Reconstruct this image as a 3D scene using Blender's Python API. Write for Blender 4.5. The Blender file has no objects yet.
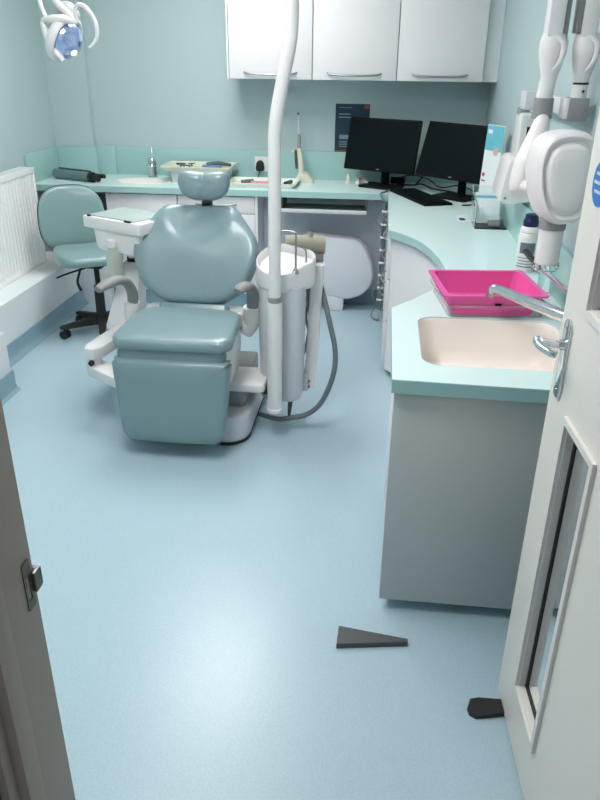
import bpy, bmesh, math, random
from mathutils import Vector, Matrix
random.seed(4)
PI = math.pi
V = Vector
C = bpy.context.scene.collection
scene = bpy.context.scene

# ------------------------------------------------------------------ materials
def srgb(r, g, b):
    f = lambda c: (c/255/12.92) if c/255 <= .04045 else ((c/255+.055)/1.055)**2.4
    return (f(r), f(g), f(b), 1)

def mat(name, col, rough=.5, metal=0., spec=.5, noise=0., nscale=30., bump=0., bscale=200., coat=0., trans=0., ior=1.45, alpha=1., emit=None, estr=0.):
    m = bpy.data.materials.new(name); m.use_nodes = True
    nt = m.node_tree; b = nt.nodes['Principled BSDF']
    b.inputs['Base Color'].default_value = col
    b.inputs['Roughness'].default_value = rough
    b.inputs['Metallic'].default_value = metal
    b.inputs['Specular IOR Level'].default_value = spec
    b.inputs['Coat Weight'].default_value = coat
    b.inputs['Coat Roughness'].default_value = .12
    b.inputs['Transmission Weight'].default_value = trans
    b.inputs['IOR'].default_value = ior
    b.inputs['Alpha'].default_value = alpha
    if emit: b.inputs['Emission Color'].default_value = emit; b.inputs['Emission Strength'].default_value = estr
    tc = nt.nodes.new('ShaderNodeTexCoord')
    if noise:
        n = nt.nodes.new('ShaderNodeTexNoise'); n.inputs['Scale'].default_value = nscale; n.inputs['Detail'].default_value = 4
        nt.links.new(tc.outputs['Object'], n.inputs['Vector'])
        mx = nt.nodes.new('ShaderNodeMix'); mx.data_type = 'RGBA'
        mx.inputs[6].default_value = [c*(1-noise) for c in col[:3]]+[1]
        mx.inputs[7].default_value = [min(1, c*(1+noise)) for c in col[:3]]+[1]
        nt.links.new(n.outputs['Fac'], mx.inputs[0]); nt.links.new(mx.outputs[2], b.inputs['Base Color'])
    if bump:
        n2 = nt.nodes.new('ShaderNodeTexNoise'); n2.inputs['Scale'].default_value = bscale; n2.inputs['Detail'].default_value = 3
        nt.links.new(tc.outputs['Object'], n2.inputs['Vector'])
        bp = nt.nodes.new('ShaderNodeBump'); bp.inputs['Strength'].default_value = bump; bp.inputs['Distance'].default_value = .002
        nt.links.new(n2.outputs['Fac'], bp.inputs['Height']); nt.links.new(bp.outputs['Normal'], b.inputs['Normal'])
    return m

def vinyl_floor(name, col):
    m = bpy.data.materials.new(name); m.use_nodes = True
    nt = m.node_tree; b = nt.nodes['Principled BSDF']; L = nt.links.new
    tc = nt.nodes.new('ShaderNodeTexCoord')
    big = nt.nodes.new('ShaderNodeTexNoise'); big.inputs['Scale'].default_value = 3.5; big.inputs['Detail'].default_value = 5
    chip = nt.nodes.new('ShaderNodeTexVoronoi'); chip.inputs['Scale'].default_value = 260
    fine = nt.nodes.new('ShaderNodeTexNoise'); fine.inputs['Scale'].default_value = 210; fine.inputs['Detail'].default_value = 6
    for n in (big, chip, fine): L(tc.outputs['Object'], n.inputs['Vector'])
    def mixer(fac, a, bb):
        mx = nt.nodes.new('ShaderNodeMix'); mx.data_type = 'RGBA'
        L(fac, mx.inputs[0]); mx.inputs[6].default_value = a; mx.inputs[7].default_value = bb; return mx
    s = lambda k: [min(1, c*k) for c in col[:3]]+[1]
    r = nt.nodes.new('ShaderNodeValToRGB'); r.color_ramp.elements[0].position = .38; r.color_ramp.elements[1].position = .64
    L(fine.outputs['Fac'], r.inputs[0])
    m1 = mixer(r.outputs[0], s(.95), s(1.05))
    m2 = nt.nodes.new('ShaderNodeMix'); m2.data_type = 'RGBA'; m2.blend_type = 'MULTIPLY'; m2.inputs[0].default_value = 1
    r2 = nt.nodes.new('ShaderNodeValToRGB'); r2.color_ramp.elements[0].color = (.96, .96, .96, 1); r2.color_ramp.elements[1].color = (1.04, 1.04, 1.04, 1)
    L(big.outputs['Fac'], r2.inputs[0]); L(m1.outputs[2], m2.inputs[6]); L(r2.outputs[0], m2.inputs[7])
    m3 = nt.nodes.new('ShaderNodeMix'); m3.data_type = 'RGBA'; m3.blend_type = 'MULTIPLY'; m3.inputs[0].default_value = 1
    r3 = nt.nodes.new('ShaderNodeValToRGB'); r3.color_ramp.elements[0].color = (.95, .95, .96, 1); r3.color_ramp.elements[1].color = (1.04, 1.04, 1.03, 1)
    L(chip.outputs['Color'], r3.inputs[0]); L(m2.outputs[2], m3.inputs[6]); L(r3.outputs[0], m3.inputs[7])
    L(m3.outputs[2], b.inputs['Base Color'])
    b.inputs['Roughness'].default_value = .30; b.inputs['Specular IOR Level'].default_value = .55
    bp = nt.nodes.new('ShaderNodeBump'); bp.inputs['Strength'].default_value = .08; bp.inputs['Distance'].default_value = .001
    L(fine.outputs['Fac'], bp.inputs['Height']); L(bp.outputs['Normal'], b.inputs['Normal'])
    return m

M = {}
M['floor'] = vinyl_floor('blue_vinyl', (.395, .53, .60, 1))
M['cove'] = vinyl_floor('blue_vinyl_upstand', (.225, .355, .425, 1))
M['wall'] = mat('wall_paint', (.46, .575, .588, 1), .55, noise=.015, nscale=2, bump=.05, bscale=120)
M['ceiling'] = mat('ceiling_paint', (.8, .82, .82, 1), .8, noise=.02)
M['trimwhite'] = mat('trim_paint', (.74, .78, .79, 1), .45, noise=.02, nscale=6)
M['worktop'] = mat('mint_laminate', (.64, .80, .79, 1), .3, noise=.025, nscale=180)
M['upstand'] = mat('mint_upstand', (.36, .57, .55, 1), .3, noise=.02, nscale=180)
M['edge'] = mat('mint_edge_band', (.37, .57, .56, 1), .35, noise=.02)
M['cab'] = mat('white_cabinet_laminate', (.78, .765, .785, 1), .5, noise=.015, nscale=10)
M['cabside'] = mat('shaded_cabinet_laminate', (.52, .53, .53, 1), .45, noise=.02, nscale=10)  # white laminate darkened to grey: shade on the end panel put into the colour
M['knee'] = mat('kneehole_board', (.62, .66, .72, 1), .55, noise=.02)
M['doorpaint'] = mat('door_paint', (.72, .69, .64, 1), .4, noise=.015, nscale=5)
M['bead'] = mat('bead_paint', (.7, .68, .65, 1), .4, noise=.01)
M['jamb'] = mat('jamb_paint', (.35, .31, .265, 1), .5, noise=.03, nscale=12, bump=.1, bscale=60)
M['chrome'] = mat('polished_chrome', (.72, .74, .76, 1), .14, 1, noise=.03, nscale=20)
M['steel'] = mat('brushed_steel', (.40, .40, .40, 1), .38, 1, noise=.08, nscale=60)
M['darkmetal'] = mat('dark_metal', (.12, .13, .14, 1), .4, .8, noise=.05)
M['leather'] = mat('teal_leatherette', (.19, .28, .30, 1), .3, spec=.55, noise=.03, nscale=40, bump=.08, bscale=500, coat=.25)
M['leather_pale'] = mat('mint_leatherette', (.20, .31, .31, 1), .33, noise=.03, nscale=40, bump=.08, bscale=500, coat=.2)
M['white'] = mat('white_plastic', (.76, .745, .745, 1), .32, noise=.01, nscale=15, coat=.2)
M['pinkwhite'] = mat('warm_white_plastic', (.80, .755, .76, 1), .36, noise=.01, nscale=15, coat=.15)
M['greyplastic'] = mat('grey_plastic', (.27, .27, .28, 1), .45, noise=.02)
M['palegrey'] = mat('pale_grey_plastic', (.60, .62, .65, 1), .4, noise=.015)
M['housing'] = mat('pale_housing', (.68, .70, .75, 1), .5, noise=.02)
M['beige'] = mat('beige_plastic', (.34, .32, .25, 1), .45, noise=.03)
M['armgrey'] = mat('taupe_rubber', (.235, .24, .24, 1), .5, noise=.03, bump=.08)
M['black'] = mat('black_plastic', (.008, .009, .010, 1), .55, spec=.08, noise=.05)
M['screen'] = mat('monitor_screen', (.004, .009, .011, 1), .5, spec=.05, noise=.05)
M['rubber'] = mat('black_rubber', (.015, .015, .016, 1), .6, noise=.1, nscale=80)
M['hose'] = mat('grey_hose', (.13, .16, .18, 1), .45, noise=.06)
M['pink'] = mat('magenta_plastic', (.80, .105, .38, 1), .35, noise=.02)
M['pinkpaper'] = mat('pink_card', (.75, .25, .40, 1), .6, noise=.03)
M['basin'] = mat('cream_basin', (.95, .87, .82, 1), .35, noise=.01)
M['cream'] = mat('cream_tray', (.66, .66, .55, 1), .45, noise=.02)
M['navy'] = mat('navy_plastic', (.012, .016, .07, 1), .3, noise=.05)
M['blue'] = mat('blue_sign', (.02, .16, .50, 1), .4, noise=.03)
M['bluecloth'] = mat('blue_packet', (.10, .22, .46, 1), .5, noise=.05)
M['label'] = mat('label_print', (.15, .17, .2, 1), .5, noise=.3, nscale=150)
M['poster'] = mat('poster_navy', (.014, .042, .07, 1), .5, noise=.2, nscale=12)
M['orange'] = mat('poster_orange', (.33, .10, .04, 1), .5, noise=.05)
M['printgrey'] = mat('print_grey', (.22, .29, .35, 1), .6, noise=.1)
M['paper'] = mat('white_paper', (.74, .78, .80, 1), .6, noise=.02)
M['tealprint'] = mat('teal_print', (.14, .48, .58, 1), .5, noise=.25, nscale=14)
M['redprint'] = mat('red_print', (.62, .03, .12, 1), .5, noise=.05)
M['skinprint'] = mat('peach_print', (.62, .40, .34, 1), .5, noise=.2, nscale=20)
M['radiator'] = mat('radiator_enamel', (.88, .89, .89, 1), .35, noise=.01)
M['greygreen'] = mat('grey_green_case', (.13, .21, .21, 1), .42, noise=.04)
M['glass'] = mat('door_glass', (.17, .26, .25, 1), .06, trans=1., ior=1.45, noise=.01)
M['acrylic'] = mat('clear_acrylic', (.88, .94, .94, 1), .05, trans=1., ior=1.3, noise=.005)
M['cleartray'] = mat('clear_tray_plastic', (.90, .88, .88, 1), .15, trans=.65, ior=1.25, noise=.01)
M['bottle_olive'] = mat('frosted_bottle', (.56, .61, .53, 1), .35, trans=.25, ior=1.3, noise=.03)
M['lampglass'] = mat('lamp_reflector', (.45, .55, .85, 1), .18, .75, noise=.15, nscale=8)
M['lampcover'] = mat('lamp_cover', (.42, .46, .46, 1), .35, noise=.06, nscale=14)
M['bulb'] = mat('bulb_yellow', (.85, .80, .35, 1), .3, emit=(1, .93, .55, 1), estr=.8)
M['wedge'] = mat('grey_wedge', (.085, .085, .088, 1), .6, noise=.12, nscale=40, bump=.2, bscale=90)
M['yellow'] = mat('yellow_plug', (.60, .60, .06, 1), .5, noise=.05)
M['diffuser'] = mat('lamp_diffuser', (.9, .9, .9, 1), .5, noise=.01, emit=(1, .985, .965, 1), estr=9.)
M['oval'] = mat('pale_cream_basin', (.84, .85, .79, 1), .35, noise=.01)
M['lowtray'] = mat('pale_cream_tray', (.72, .73, .66, 1), .4, noise=.02)
M['mat'] = mat('grey_green_mat', (.36, .44, .43, 1), .35, noise=.04)
M['strike'] = mat('dull_strike_metal', (.20, .20, .19, 1), .45, .9, noise=.1, nscale=80)
M['dimtrim'] = mat('dim_corridor_trim', (.05, .043, .035, 1), .5, noise=.05)  # dimness of the corridor side painted in as near-black
M['shadowgap'] = mat('shaded_void_board', (.12, .15, .16, 1), .7, noise=.05)  # shadow inside the gap put into the board colour

# ------------------------------------------------------------------ mesh builders
class MB:
    def __init__(s): s.bm = bmesh.new()
    def _merge(s, b, mtx=None):
        if mtx is not None: b.transform(mtx)
        me = bpy.data.meshes.new('tmp'); b.to_mesh(me); b.free(); s.bm.from_mesh(me); bpy.data.meshes.remove(me)
        return s
    def box(s, x0, x1, y0, y1, z0, z1, bev=0., seg=2, mtx=None):
        b = bmesh.new(); bmesh.ops.create_cube(b, size=1)
        for v in b.verts: v.co = V(((x0+x1)/2+v.co.x*(x1-x0), (y0+y1)/2+v.co.y*(y1-y0), (z0+z1)/2+v.co.z*(z1-z0)))
        if bev: bmesh.ops.bevel(b, geom=list(b.edges), offset=bev, segments=seg, affect='EDGES', profile=.5)
        return s._merge(b, mtx)
    def prism(s, poly, z0, z1, bev=0., seg=2, holes=(), mtx=None):
        b = bmesh.new()
        loops = [list(poly)]+[list(h) for h in holes]
        if not holes:
            f = b.faces.new([b.verts.new((p[0], p[1], z0)) for p in poly])
            r = bmesh.ops.extrude_face_region(b, geom=[f])
            vs = [g for g in r['geom'] if isinstance(g, bmesh.types.BMVert)]
            for v in vs: v.co.z = z1
            bmesh.ops.recalc_face_normals(b, faces=b.faces)
            if bev:
                es = [e for e in b.edges if abs(e.verts[0].co.z-e.verts[1].co.z) < 1e-6]
                bmesh.ops.bevel(b, geom=es, offset=bev, segments=seg, affect='EDGES', profile=.5)
        else:
            rings = []
            for lp in loops:
                lo = [b.verts.new((p[0], p[1], z0)) for p in lp]; hi = [b.verts.new((p[0], p[1], z1)) for p in lp]
                n = len(lp); el = []; eh = []
                for i in range(n):
                    el.append(b.edges.new((lo[i], lo[(i+1) % n]))); eh.append(b.edges.new((hi[i], hi[(i+1) % n])))
                    b.faces.new((lo[i], lo[(i+1) % n], hi[(i+1) % n], hi[i]))
                rings.append((el, eh))
            for k in (0, 1):
                es = [e for r in rings for e in r[k]]
                bmesh.ops.triangle_fill(b, use_beauty=True, use_dissolve=False, edges=es)
            bmesh.ops.recalc_face_normals(b, faces=b.faces)
        return s._merge(b, mtx)
    def loft(s, rings, cap0=True, cap1=True, closed=False):
        b = bmesh.new(); vr = [[b.verts.new(p) for p in r] for r in rings]; n = len(rings[0])
        m = len(vr)
        for i in range(m if closed else m-1):
            for j in range(n): b.faces.new((vr[i][j], vr[i][(j+1) % n], vr[(i+1) % m][(j+1) % n], vr[(i+1) % m][j]))
        if not closed:
            if cap0: b.faces.new(list(reversed(vr[0])))
            if cap1: b.faces.new(vr[-1])
        bmesh.ops.recalc_face_normals(b, faces=b.faces)
        return s._merge(b)
    def tube(s, pts, r, seg=12, smooth=0, flat=1., up=None, closed=False):
        pts = [V(p) for p in pts]; rr = r if isinstance(r, (list, tuple)) else [r]*len(pts)
        if smooth: pts, rr = catmull(pts, rr, smooth)
        rings = []; prev = None; n = len(pts)
        for i, p in enumerate(pts):
            if closed: t = (pts[(i+1) % n]-pts[i-1]).normalized()
            else: t = (pts[min(i+1, n-1)]-pts[max(i-1, 0)]).normalized()
            if prev is None:
                a = V(up) if up else (V((0, 0, 1)) if abs(t.z) < .9 else V((1, 0, 0)))
            else: a = prev
            a = (a-t*a.dot(t)).normalized(); c = t.cross(a); prev = a
            rings.append([p+(a*math.cos(2*PI*k/seg)*flat+c*math.sin(2*PI*k/seg))*rr[i] for k in range(seg)])
        return s.loft(rings, closed=closed)
    def cyl(s, p0, p1, r0, r1=None, seg=28): return s.tube([p0, p1], [r0, r1 if r1 is not None else r0], seg)
    def lathe(s, prof, loc=(0, 0, 0), seg=40, mtx=None):
        b = bmesh.new(); rings = []
        for r, z in prof: rings.append([b.verts.new((max(r, 1e-4)*math.cos(2*PI*k/seg), max(r, 1e-4)*math.sin(2*PI*k/seg), z)) for k in range(seg)])
        for i in range(len(rings)-1):
            for j in range(seg): b.faces.new((rings[i][j], rings[i][(j+1) % seg], rings[i+1][(j+1) % seg], rings[i+1][j]))
        b.faces.new(list(reversed(rings[0]))); b.faces.new(rings[-1])
        bmesh.ops.recalc_face_normals(b, faces=b.faces)
        return s._merge(b, Matrix.Translation(loc) @ (mtx or Matrix()))
    def ellipsoid(s, c, rad, mtx=None, seg=28):
        b = bmesh.new(); bmesh.ops.create_uvsphere(b, u_segments=seg, v_segments=seg//2, radius=1)
        for v in b.verts: v.co = V((v.co.x*rad[0], v.co.y*rad[1], v.co.z*rad[2]))
        return s._merge(b, Matrix.Translation(c) @ (mtx or Matrix()))
    def pad(s, outline, t, mtx, n=64, disp=None, crown=.12, extra=False):
        """upholstered cushion: outline in local x/y, thickness t along local z"""
        pts = resample(outline, n); cx = sum(p[0] for p in pts)/n; cy = sum(p[1] for p in pts)/n
        lay = [(.02, 0), (.6, 0), (.93, .0), (.975, .06), (1, .22), (1.005, .45), (1, .68), (.982, .84), (.95, .94), (.89, 1.0), (.78, 1+crown*.5), (.6, 1+crown*.8), (.4, 1+crown*.95), (.2, 1+crown), (.02, 1+crown)]
        if extra: lay[10:11] = [(.86, 1.005), (.83, 1+crown*.3), (.78, 1+crown*.4), (.73, 1+crown*.5), (.69, 1+crown*.6)]
        b = bmesh.new(); rings = []
        for sc, h in lay:
            row = []
            for p in pts:
                x = cx+(p[0]-cx)*sc; y = cy+(p[1]-cy)*sc; z = h*t
                if disp and h > .5: z += disp(x, y, sc)
                row.append(b.verts.new((x, y, z)))
            rings.append(row)
        for i in range(len(rings)-1):
            for j in range(n): b.faces.new((rings[i][j], rings[i][(j+1) % n], rings[i+1][(j+1) % n], rings[i+1][j]))
        b.faces.new(list(reversed(rings[0]))); b.faces.new(rings[-1])
        bmesh.ops.recalc_face_normals(b, faces=b.faces)
        return s._merge(b, mtx)
    def build(s, name, m, parent=None, offset=None, sharp=38):
        """link as ONE mesh object; vertices are given in room metres (or local to the thing when it was made with local=True)"""
        root = parent
        while root is not None and root.parent is not None: root = root.parent
        off = V(offset) if offset is not None else (V(root['_o']) if root is not None and '_o' in root else V((0, 0, 0)))
        s.bm.transform(Matrix.Translation(-off))
        for e in s.bm.edges:
            if len(e.link_faces) == 2: e.smooth = e.calc_face_angle(0) < math.radians(sharp)
        for f in s.bm.faces: f.smooth = True
        me = bpy.data.meshes.new(name); s.bm.to_mesh(me); s.bm.free(); me.materials.append(M[m])
        o = bpy.data.objects.new(name, me); C.objects.link(o)
        if parent is not None: o.parent = parent
        return o

def catmull(pts, rr, k):
    op, orr = [], []; n = len(pts)
    for i in range(n-1):
        p0, p1, p2, p3 = pts[max(i-1, 0)], pts[i], pts[i+1], pts[min(i+2, n-1)]
        for j in range(k):
            t = j/k
            op.append(.5*((2*p1)+(p2-p0)*t+(2*p0-5*p1+4*p2-p3)*t*t+(3*p1-p0-3*p2+p3)*t**3)); orr.append(rr[i]*(1-t)+rr[i+1]*t)
    op.append(pts[-1]); orr.append(rr[-1]); return op, orr

def resample(outline, n):
    """closed smooth curve through the outline points, n samples"""
    m = len(outline); P = [V((p[0], p[1], 0)) for p in outline]; dense = []
    for i in range(m):
        p0, p1, p2, p3 = P[i-1], P[i], P[(i+1) % m], P[(i+2) % m]
        for j in range(16):
            t = j/16; dense.append(.5*((2*p1)+(p2-p0)*t+(2*p0-5*p1+4*p2-p3)*t*t+(3*p1-p0-3*p2+p3)*t**3))
    L = [0]
    for i in range(len(dense)): L.append(L[-1]+(dense[(i+1) % len(dense)]-dense[i]).length)
    out = []; k = 0
    for i in range(n):
        d = L[-1]*i/n
        while L[k+1] < d: k += 1
        a = dense[k]; b = dense[(k+1) % len(dense)]; f = (d-L[k])/max(L[k+1]-L[k], 1e-9); q = a.lerp(b, f); out.append((q.x, q.y))
    return out

def rrect(x0, x1, y0, y1, r, k=6):
    out = []
    rs = r if isinstance(r, (list, tuple)) else [r]*4
    for (cx, cy, a, q) in ((x1-rs[0], y1-rs[0], 0, rs[0]), (x0+rs[1], y1-rs[1], 90, rs[1]), (x0+rs[2], y0+rs[2], 180, rs[2]), (x1-rs[3], y0+rs[3], 270, rs[3])):
        for i in range(k+1):
            t = math.radians(a+90*i/k); out.append((cx+q*math.cos(t), cy+q*math.sin(t)))
    return out

def frame(o, x, y, z):
    """matrix whose local axes are x, y, z (world vectors) at origin o"""
    m = Matrix.Identity(4)
    for i, a in enumerate((V(x).normalized(), V(y).normalized(), V(z).normalized())):
        for j in range(3): m[j][i] = a[j]
    m.translation = V(o); return m

YZ = Matrix(((0, 0, 1, 0), (1, 0, 0, 0), (0, 1, 0, 0), (0, 0, 0, 1)))   # prism (a,b,h) -> x=h, y=a, z=b
XZ = Matrix(((1, 0, 0, 0), (0, 0, 1, 0), (0, 1, 0, 0), (0, 0, 0, 1)))   # prism (a,b,h) -> x=a, y=h, z=b

def thing(name, label, cat, loc=(0, 0, 0), rz=0., group=None, local=False):
    o = bpy.data.objects.new(name, None); C.objects.link(o); o.location = loc; o.rotation_euler = (0, 0, rz)
    o.empty_display_size = .1
    o['label'] = label; o['category'] = cat
    if group: o['group'] = group
    o['_o'] = (0., 0., 0.) if local else tuple(float(c) for c in loc)
    return o
def tag(o, label, cat, group=None):
    o['label'] = label; o['category'] = cat
    if group: o['group'] = group
    return o
def single(mb, name, m, label, cat, loc, group=None, local=False, rz=0.):
    o = mb.build(name, m, None, offset=(0, 0, 0) if local else loc); o.location = loc; o.rotation_euler = (0, 0, rz)
    return tag(o, label, cat, group)
def struct(mb, name, m, parent=None):
    o = mb.build(name, m, parent); o['kind'] = 'structure'; return o

# ------------------------------------------------------------------ room shell
XL, XR, YB, YF, HC = -2.30, .66, 5.20, .66, 2.50
struct(MB().box(XL-.1, XR+.1, -1.2, YB+.1, -.08, 0), 'floor', 'floor')
struct(MB().box(XL-.1, XR+.1, YF-.1, YB+.1, HC, HC+.08), 'ceiling', 'ceiling')
struct(MB().box(XL, XR, YB, YB+.1, 0, HC), 'wall_back', 'wall')
struct(MB().box(XL-.1, XL, YF-.1, YB+.1, 0, HC), 'wall_left', 'wall')
struct(MB().box(XR, XR+.1, YF-.1, YB+.1, 0, HC), 'wall_right', 'wall')
struct(MB().prism([(XL, 0), (-.43, 0), (-.43, 2.06), (.46, 2.06), (.46, 0), (XR, 0), (XR, HC), (XL, HC)], .535, YF, mtx=XZ), 'wall_front', 'wall')
# shallow pier in the back left corner
struct(MB().box(XL, -2.02, 5.14, YB, 0, HC), 'wall_pier', 'wall')
# boxed-in pipe ducts along the left wall under the radiator, white, with blue vinyl at the foot
struct(MB().prism([(XL, 0.0), (-2.03, 0.0), (-2.03, .325), (-2.045, .335), (XL, .345)], 3.235, 4.66, mtx=XZ), 'trim_1', 'trimwhite')
struct(MB().box(XL, -1.84, YF, 3.235, 0, .31, .004), 'trim_2', 'trimwhite')
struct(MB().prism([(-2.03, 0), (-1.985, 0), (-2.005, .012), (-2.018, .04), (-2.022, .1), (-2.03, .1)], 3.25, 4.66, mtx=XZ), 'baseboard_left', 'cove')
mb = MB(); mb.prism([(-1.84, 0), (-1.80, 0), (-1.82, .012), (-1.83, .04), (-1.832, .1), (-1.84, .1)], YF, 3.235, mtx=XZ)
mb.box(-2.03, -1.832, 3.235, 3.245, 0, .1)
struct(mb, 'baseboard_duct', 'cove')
# door frame, left jamb with its stop; right jamb and head
mb = MB(); mb.box(-.46, -.392, .523, YF, 0, 2.05, .001); mb.box(-.392, -.378, .540, .572, 0, 2.03, .001)
jam = struct(mb, 'trim_3', 'jamb')
mb = MB(); mb.box(.45, .49, .46, YF, 0, 2.05, .002); struct(mb, 'trim_4', 'jamb')
mb = MB(); mb.box(-.46, .49, .46, YF, 2.03, 2.08, .002); struct(mb, 'trim_5', 'jamb')
struct(MB().box(-.52, -.402, .50, .522, 0, 2.10, .001), 'trim_11', 'dimtrim')  # corridor-side frame edge, coloured dark for the unlit corridor
# strike plate on the left jamb
mb = MB(); mb.prism(rrect(.634, .652, .972, 1.040, .003), 0, .0015, holes=[rrect(.638, .646, .985, 1.018, .001)], mtx=Matrix.Translation((-.392, 0, 0)) @ YZ)
mb.box(-.3905, -.3855, .650, .664, .990, 1.018, .001); mb.box(-.396, -.3855, .661, .667, .991, 1.017, .001)
single(mb, 'strike_plate', 'strike', 'small metal strike plate with a curved lip on the dark left door frame', 'strike plate', (-.392, .64, 1.0))

# ------------------------------------------------------------------ door leaf (hinged on the right, standing open into the room)
DU = V((.052, -.9986, 0)).normalized(); DN = V((-DU.y, DU.x, 0)).normalized()   # DN points behind the face (+X)
DM = frame((.398, 1.511, 0), DU, (0, 0, 1), DN)  # local x: along leaf from free edge, y: up, z: behind the visible face
W1 = (.152, .318, .18, .905); W2 = (.152, .318, 1.15, 1.88)
hole = lambda w: [(w[0], w[2]), (w[1], w[2]), (w[1], w[3]), (w[0], w[3])]
dl = struct(MB().prism([(0, .008), (.858, .008), (.858, 2.0), (0, 2.0)], 0, .044, holes=[hole(W1), hole(W2)], mtx=DM), 'door_1', 'doorpaint')
for w in (W1, W2):
    mb = MB()
    o = [(w[0]-.014, w[2]-.014), (w[1]+.016, w[2]-.014), (w[1]+.016, w[3]+.014), (w[0]-.014, w[3]+.014)]
    mb.prism(o, -.008, .0, holes=[hole(w)], mtx=DM)
    mb.prism([(w[0], w[2]), (w[1], w[2]), (w[1], w[3]), (w[0], w[3])], 0, .019, holes=[[(w[0]+.003, w[2]+.003), (w[1]-.003, w[2]+.003), (w[1]-.003, w[3]-.003), (w[0]+.003, w[3]-.003)]], mtx=DM)
    struct(mb, 'glazing_bead', 'bead', dl)
    mb = MB(); mb.prism([(w[0]+.001, w[2]+.001), (w[1]-.001, w[2]+.001), (w[1]-.001, w[3]-.001), (w[0]+.001, w[3]-.001)], .019, .025, mtx=DM)
    struct(mb, 'glass_pane', 'glass', dl)
    mb = MB(); mb.prism(hole(w), .016, .019, holes=[[(w[0]+.012, w[2]+.012), (w[1]-.012, w[2]+.012), (w[1]-.012, w[3]-.012), (w[0]+.012, w[3]-.012)]], mtx=DM)
    struct(mb, 'gasket', 'rubber', dl)
# lever handle on its long plate
def dp(u, z, n): return DM @ V((u, z, n))
mb = MB(); mb.prism(rrect(.038, .078, .925, 1.10, .0195), -.007, 0, .002, mtx=DM); hd = mb.build('door_handle', 'chrome', dl); hd['label'] = 'chrome lever handle on a long plate'
mb = MB(); mb.cyl(dp(.059, 1.045, -.006), dp(.059, 1.045, -.018), .012, .010); mb.tube([dp(.059, 1.045, -.01), dp(.059, 1.047, -.035), dp(.058, 1.049, -.052), dp(.066, 1.049, -.062), dp(.080, 1.046, -.058), dp(.096, 1.042, -.046), dp(.105, 1.040, -.034)], [.008, .008, .0085, .0085, .008, .0085, .008], 14, 6)
mb.ellipsoid(dp(.056, 1.050, -.060), (.011, .011, .011)); mb.build('lever', 'chrome', hd)
for z in (.942, 1.083):
    MB().cyl(dp(.058, z, -.006), dp(.058, z, -.0085), .0035, .003, 12).build('screw', 'steel', hd)
# blue disc sign on the door
mb = MB(); mb.cyl(dp(.083, 1.372, -.0015), dp(.083, 1.372, 0), .042, .042, 48)
sg = thing('door_sign', 'round blue sign on the white door, cut by the photo edge', 'sign', tuple(dp(.083, 1.372, 0)))
mb.build('disc', 'blue', sg)
mb = MB()
for k, (z, a, b) in enumerate(((1.388, .058, .105), (1.372, .052, .112), (1.356, .06, .104))):
    x = a
    while x < b:
        wd = random.uniform(.003, .006); mb.prism([(x, z-.003), (x+wd, z-.003), (x+wd, z+.003), (x, z+.003)], -.0022, -.0015, mtx=DM); x += wd+.003
mb.build('print', 'paper', sg)
# rubber wedge under the door and the loose grey one
mb = MB(); R_ = [(.308, 1.432), (.312, 1.414), (.328, 1.405), (.345, 1.408), (.47, 1.438), (.47, 1.462), (.340, 1.468), (.318, 1.462)]
b0 = [(x, y, 0) for x, y in R_]; b1 = [(x, y, .010+.012*(x-.306)/.165) for x, y in R_]
mb.loft([[V(p) for p in b0], [V(p) for p in b1]])
single(mb, 'door_stop', 'rubber', 'black rubber door stop poking out from under the open white door', 'door stop', (.38, 1.44, 0))
mb = MB(); mb.prism([(-.055, 1.612), (.154, 1.646), (.154, 1.658), (-.053, 1.688)], 0, .019, .0015)
single(mb, 'door_wedge', 'wedge', 'long grey wedge lying alone on its side on the blue floor', 'door wedge', (0.05, 1.65, 0))

# ------------------------------------------------------------------ worktop (one continuous run) with upstand, basins
ZT = .80
bay = [(.047, 3.64), (.10, 3.585), (.155, 3.50), (.2, 3.40), (.238, 3.26), (.265, 3.10), (.278, 2.95), (.270, 2.82), (.245, 2.72), (.205, 2.63), (.13, 2.50), (.058, 2.40)]
outer = [(XL+.002, 4.66), (.045, 4.69)]+bay+[(.058, 1.785), (XR-.002, 1.765), (XR-.002, YB-.002), (-2.018, YB-.002), (-2.018, 5.138), (XL+.002, 5.138)]
B1 = rrect(.142, .585, 1.90, 2.325, .06)
B2 = [(-1.60+.18*math.cos(2*PI*k/40), 4.90+.125*math.sin(2*PI*k/40)) for k in range(40)]
wt = thing('worktop', 'continuous mint green laminate worktop along the back and right walls', 'worktop', (XR-.3, 4.9, ZT-.04))
mb = MB(); mb.prism(outer, ZT-.003, ZT, holes=[B1, B2]); mb.build('surface', 'worktop', wt)
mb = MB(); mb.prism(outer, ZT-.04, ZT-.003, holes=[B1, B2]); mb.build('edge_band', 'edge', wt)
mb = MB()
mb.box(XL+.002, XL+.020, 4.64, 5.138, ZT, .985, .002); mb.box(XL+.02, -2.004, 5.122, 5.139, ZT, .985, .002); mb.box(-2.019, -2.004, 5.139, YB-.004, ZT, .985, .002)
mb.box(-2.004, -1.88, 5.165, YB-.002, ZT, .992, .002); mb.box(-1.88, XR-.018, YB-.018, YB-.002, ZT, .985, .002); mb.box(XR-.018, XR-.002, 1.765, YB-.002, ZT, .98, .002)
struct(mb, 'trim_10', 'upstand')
def bowl(outline, top, depth, shrink, mname, parent, flange=.0):
    n = len(outline); cx = sum(p[0] for p in outline)/n; cy = sum(p[1] for p in outline)/n
    sc = lambda s_, z: [V((cx+(p[0]-cx)*s_, cy+(p[1]-cy)*s_, z)) for p in outline]
    rings = [sc(1.0, top-.004), sc(.995, top-.006), sc(.985, top-.02), sc(.96, top-depth*.7), sc(.93, top-depth*.9), sc(.86, top-depth), sc(.1, top-depth-.004),
             sc(.1, top-depth-.012), sc(.9, top-depth-.01), sc(.97, top-depth*.85), sc(.998, top-.03), sc(.999, top-.012)]
    b = MB(); b.loft(rings, closed=True); return b.build('basin', mname, parent)
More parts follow.
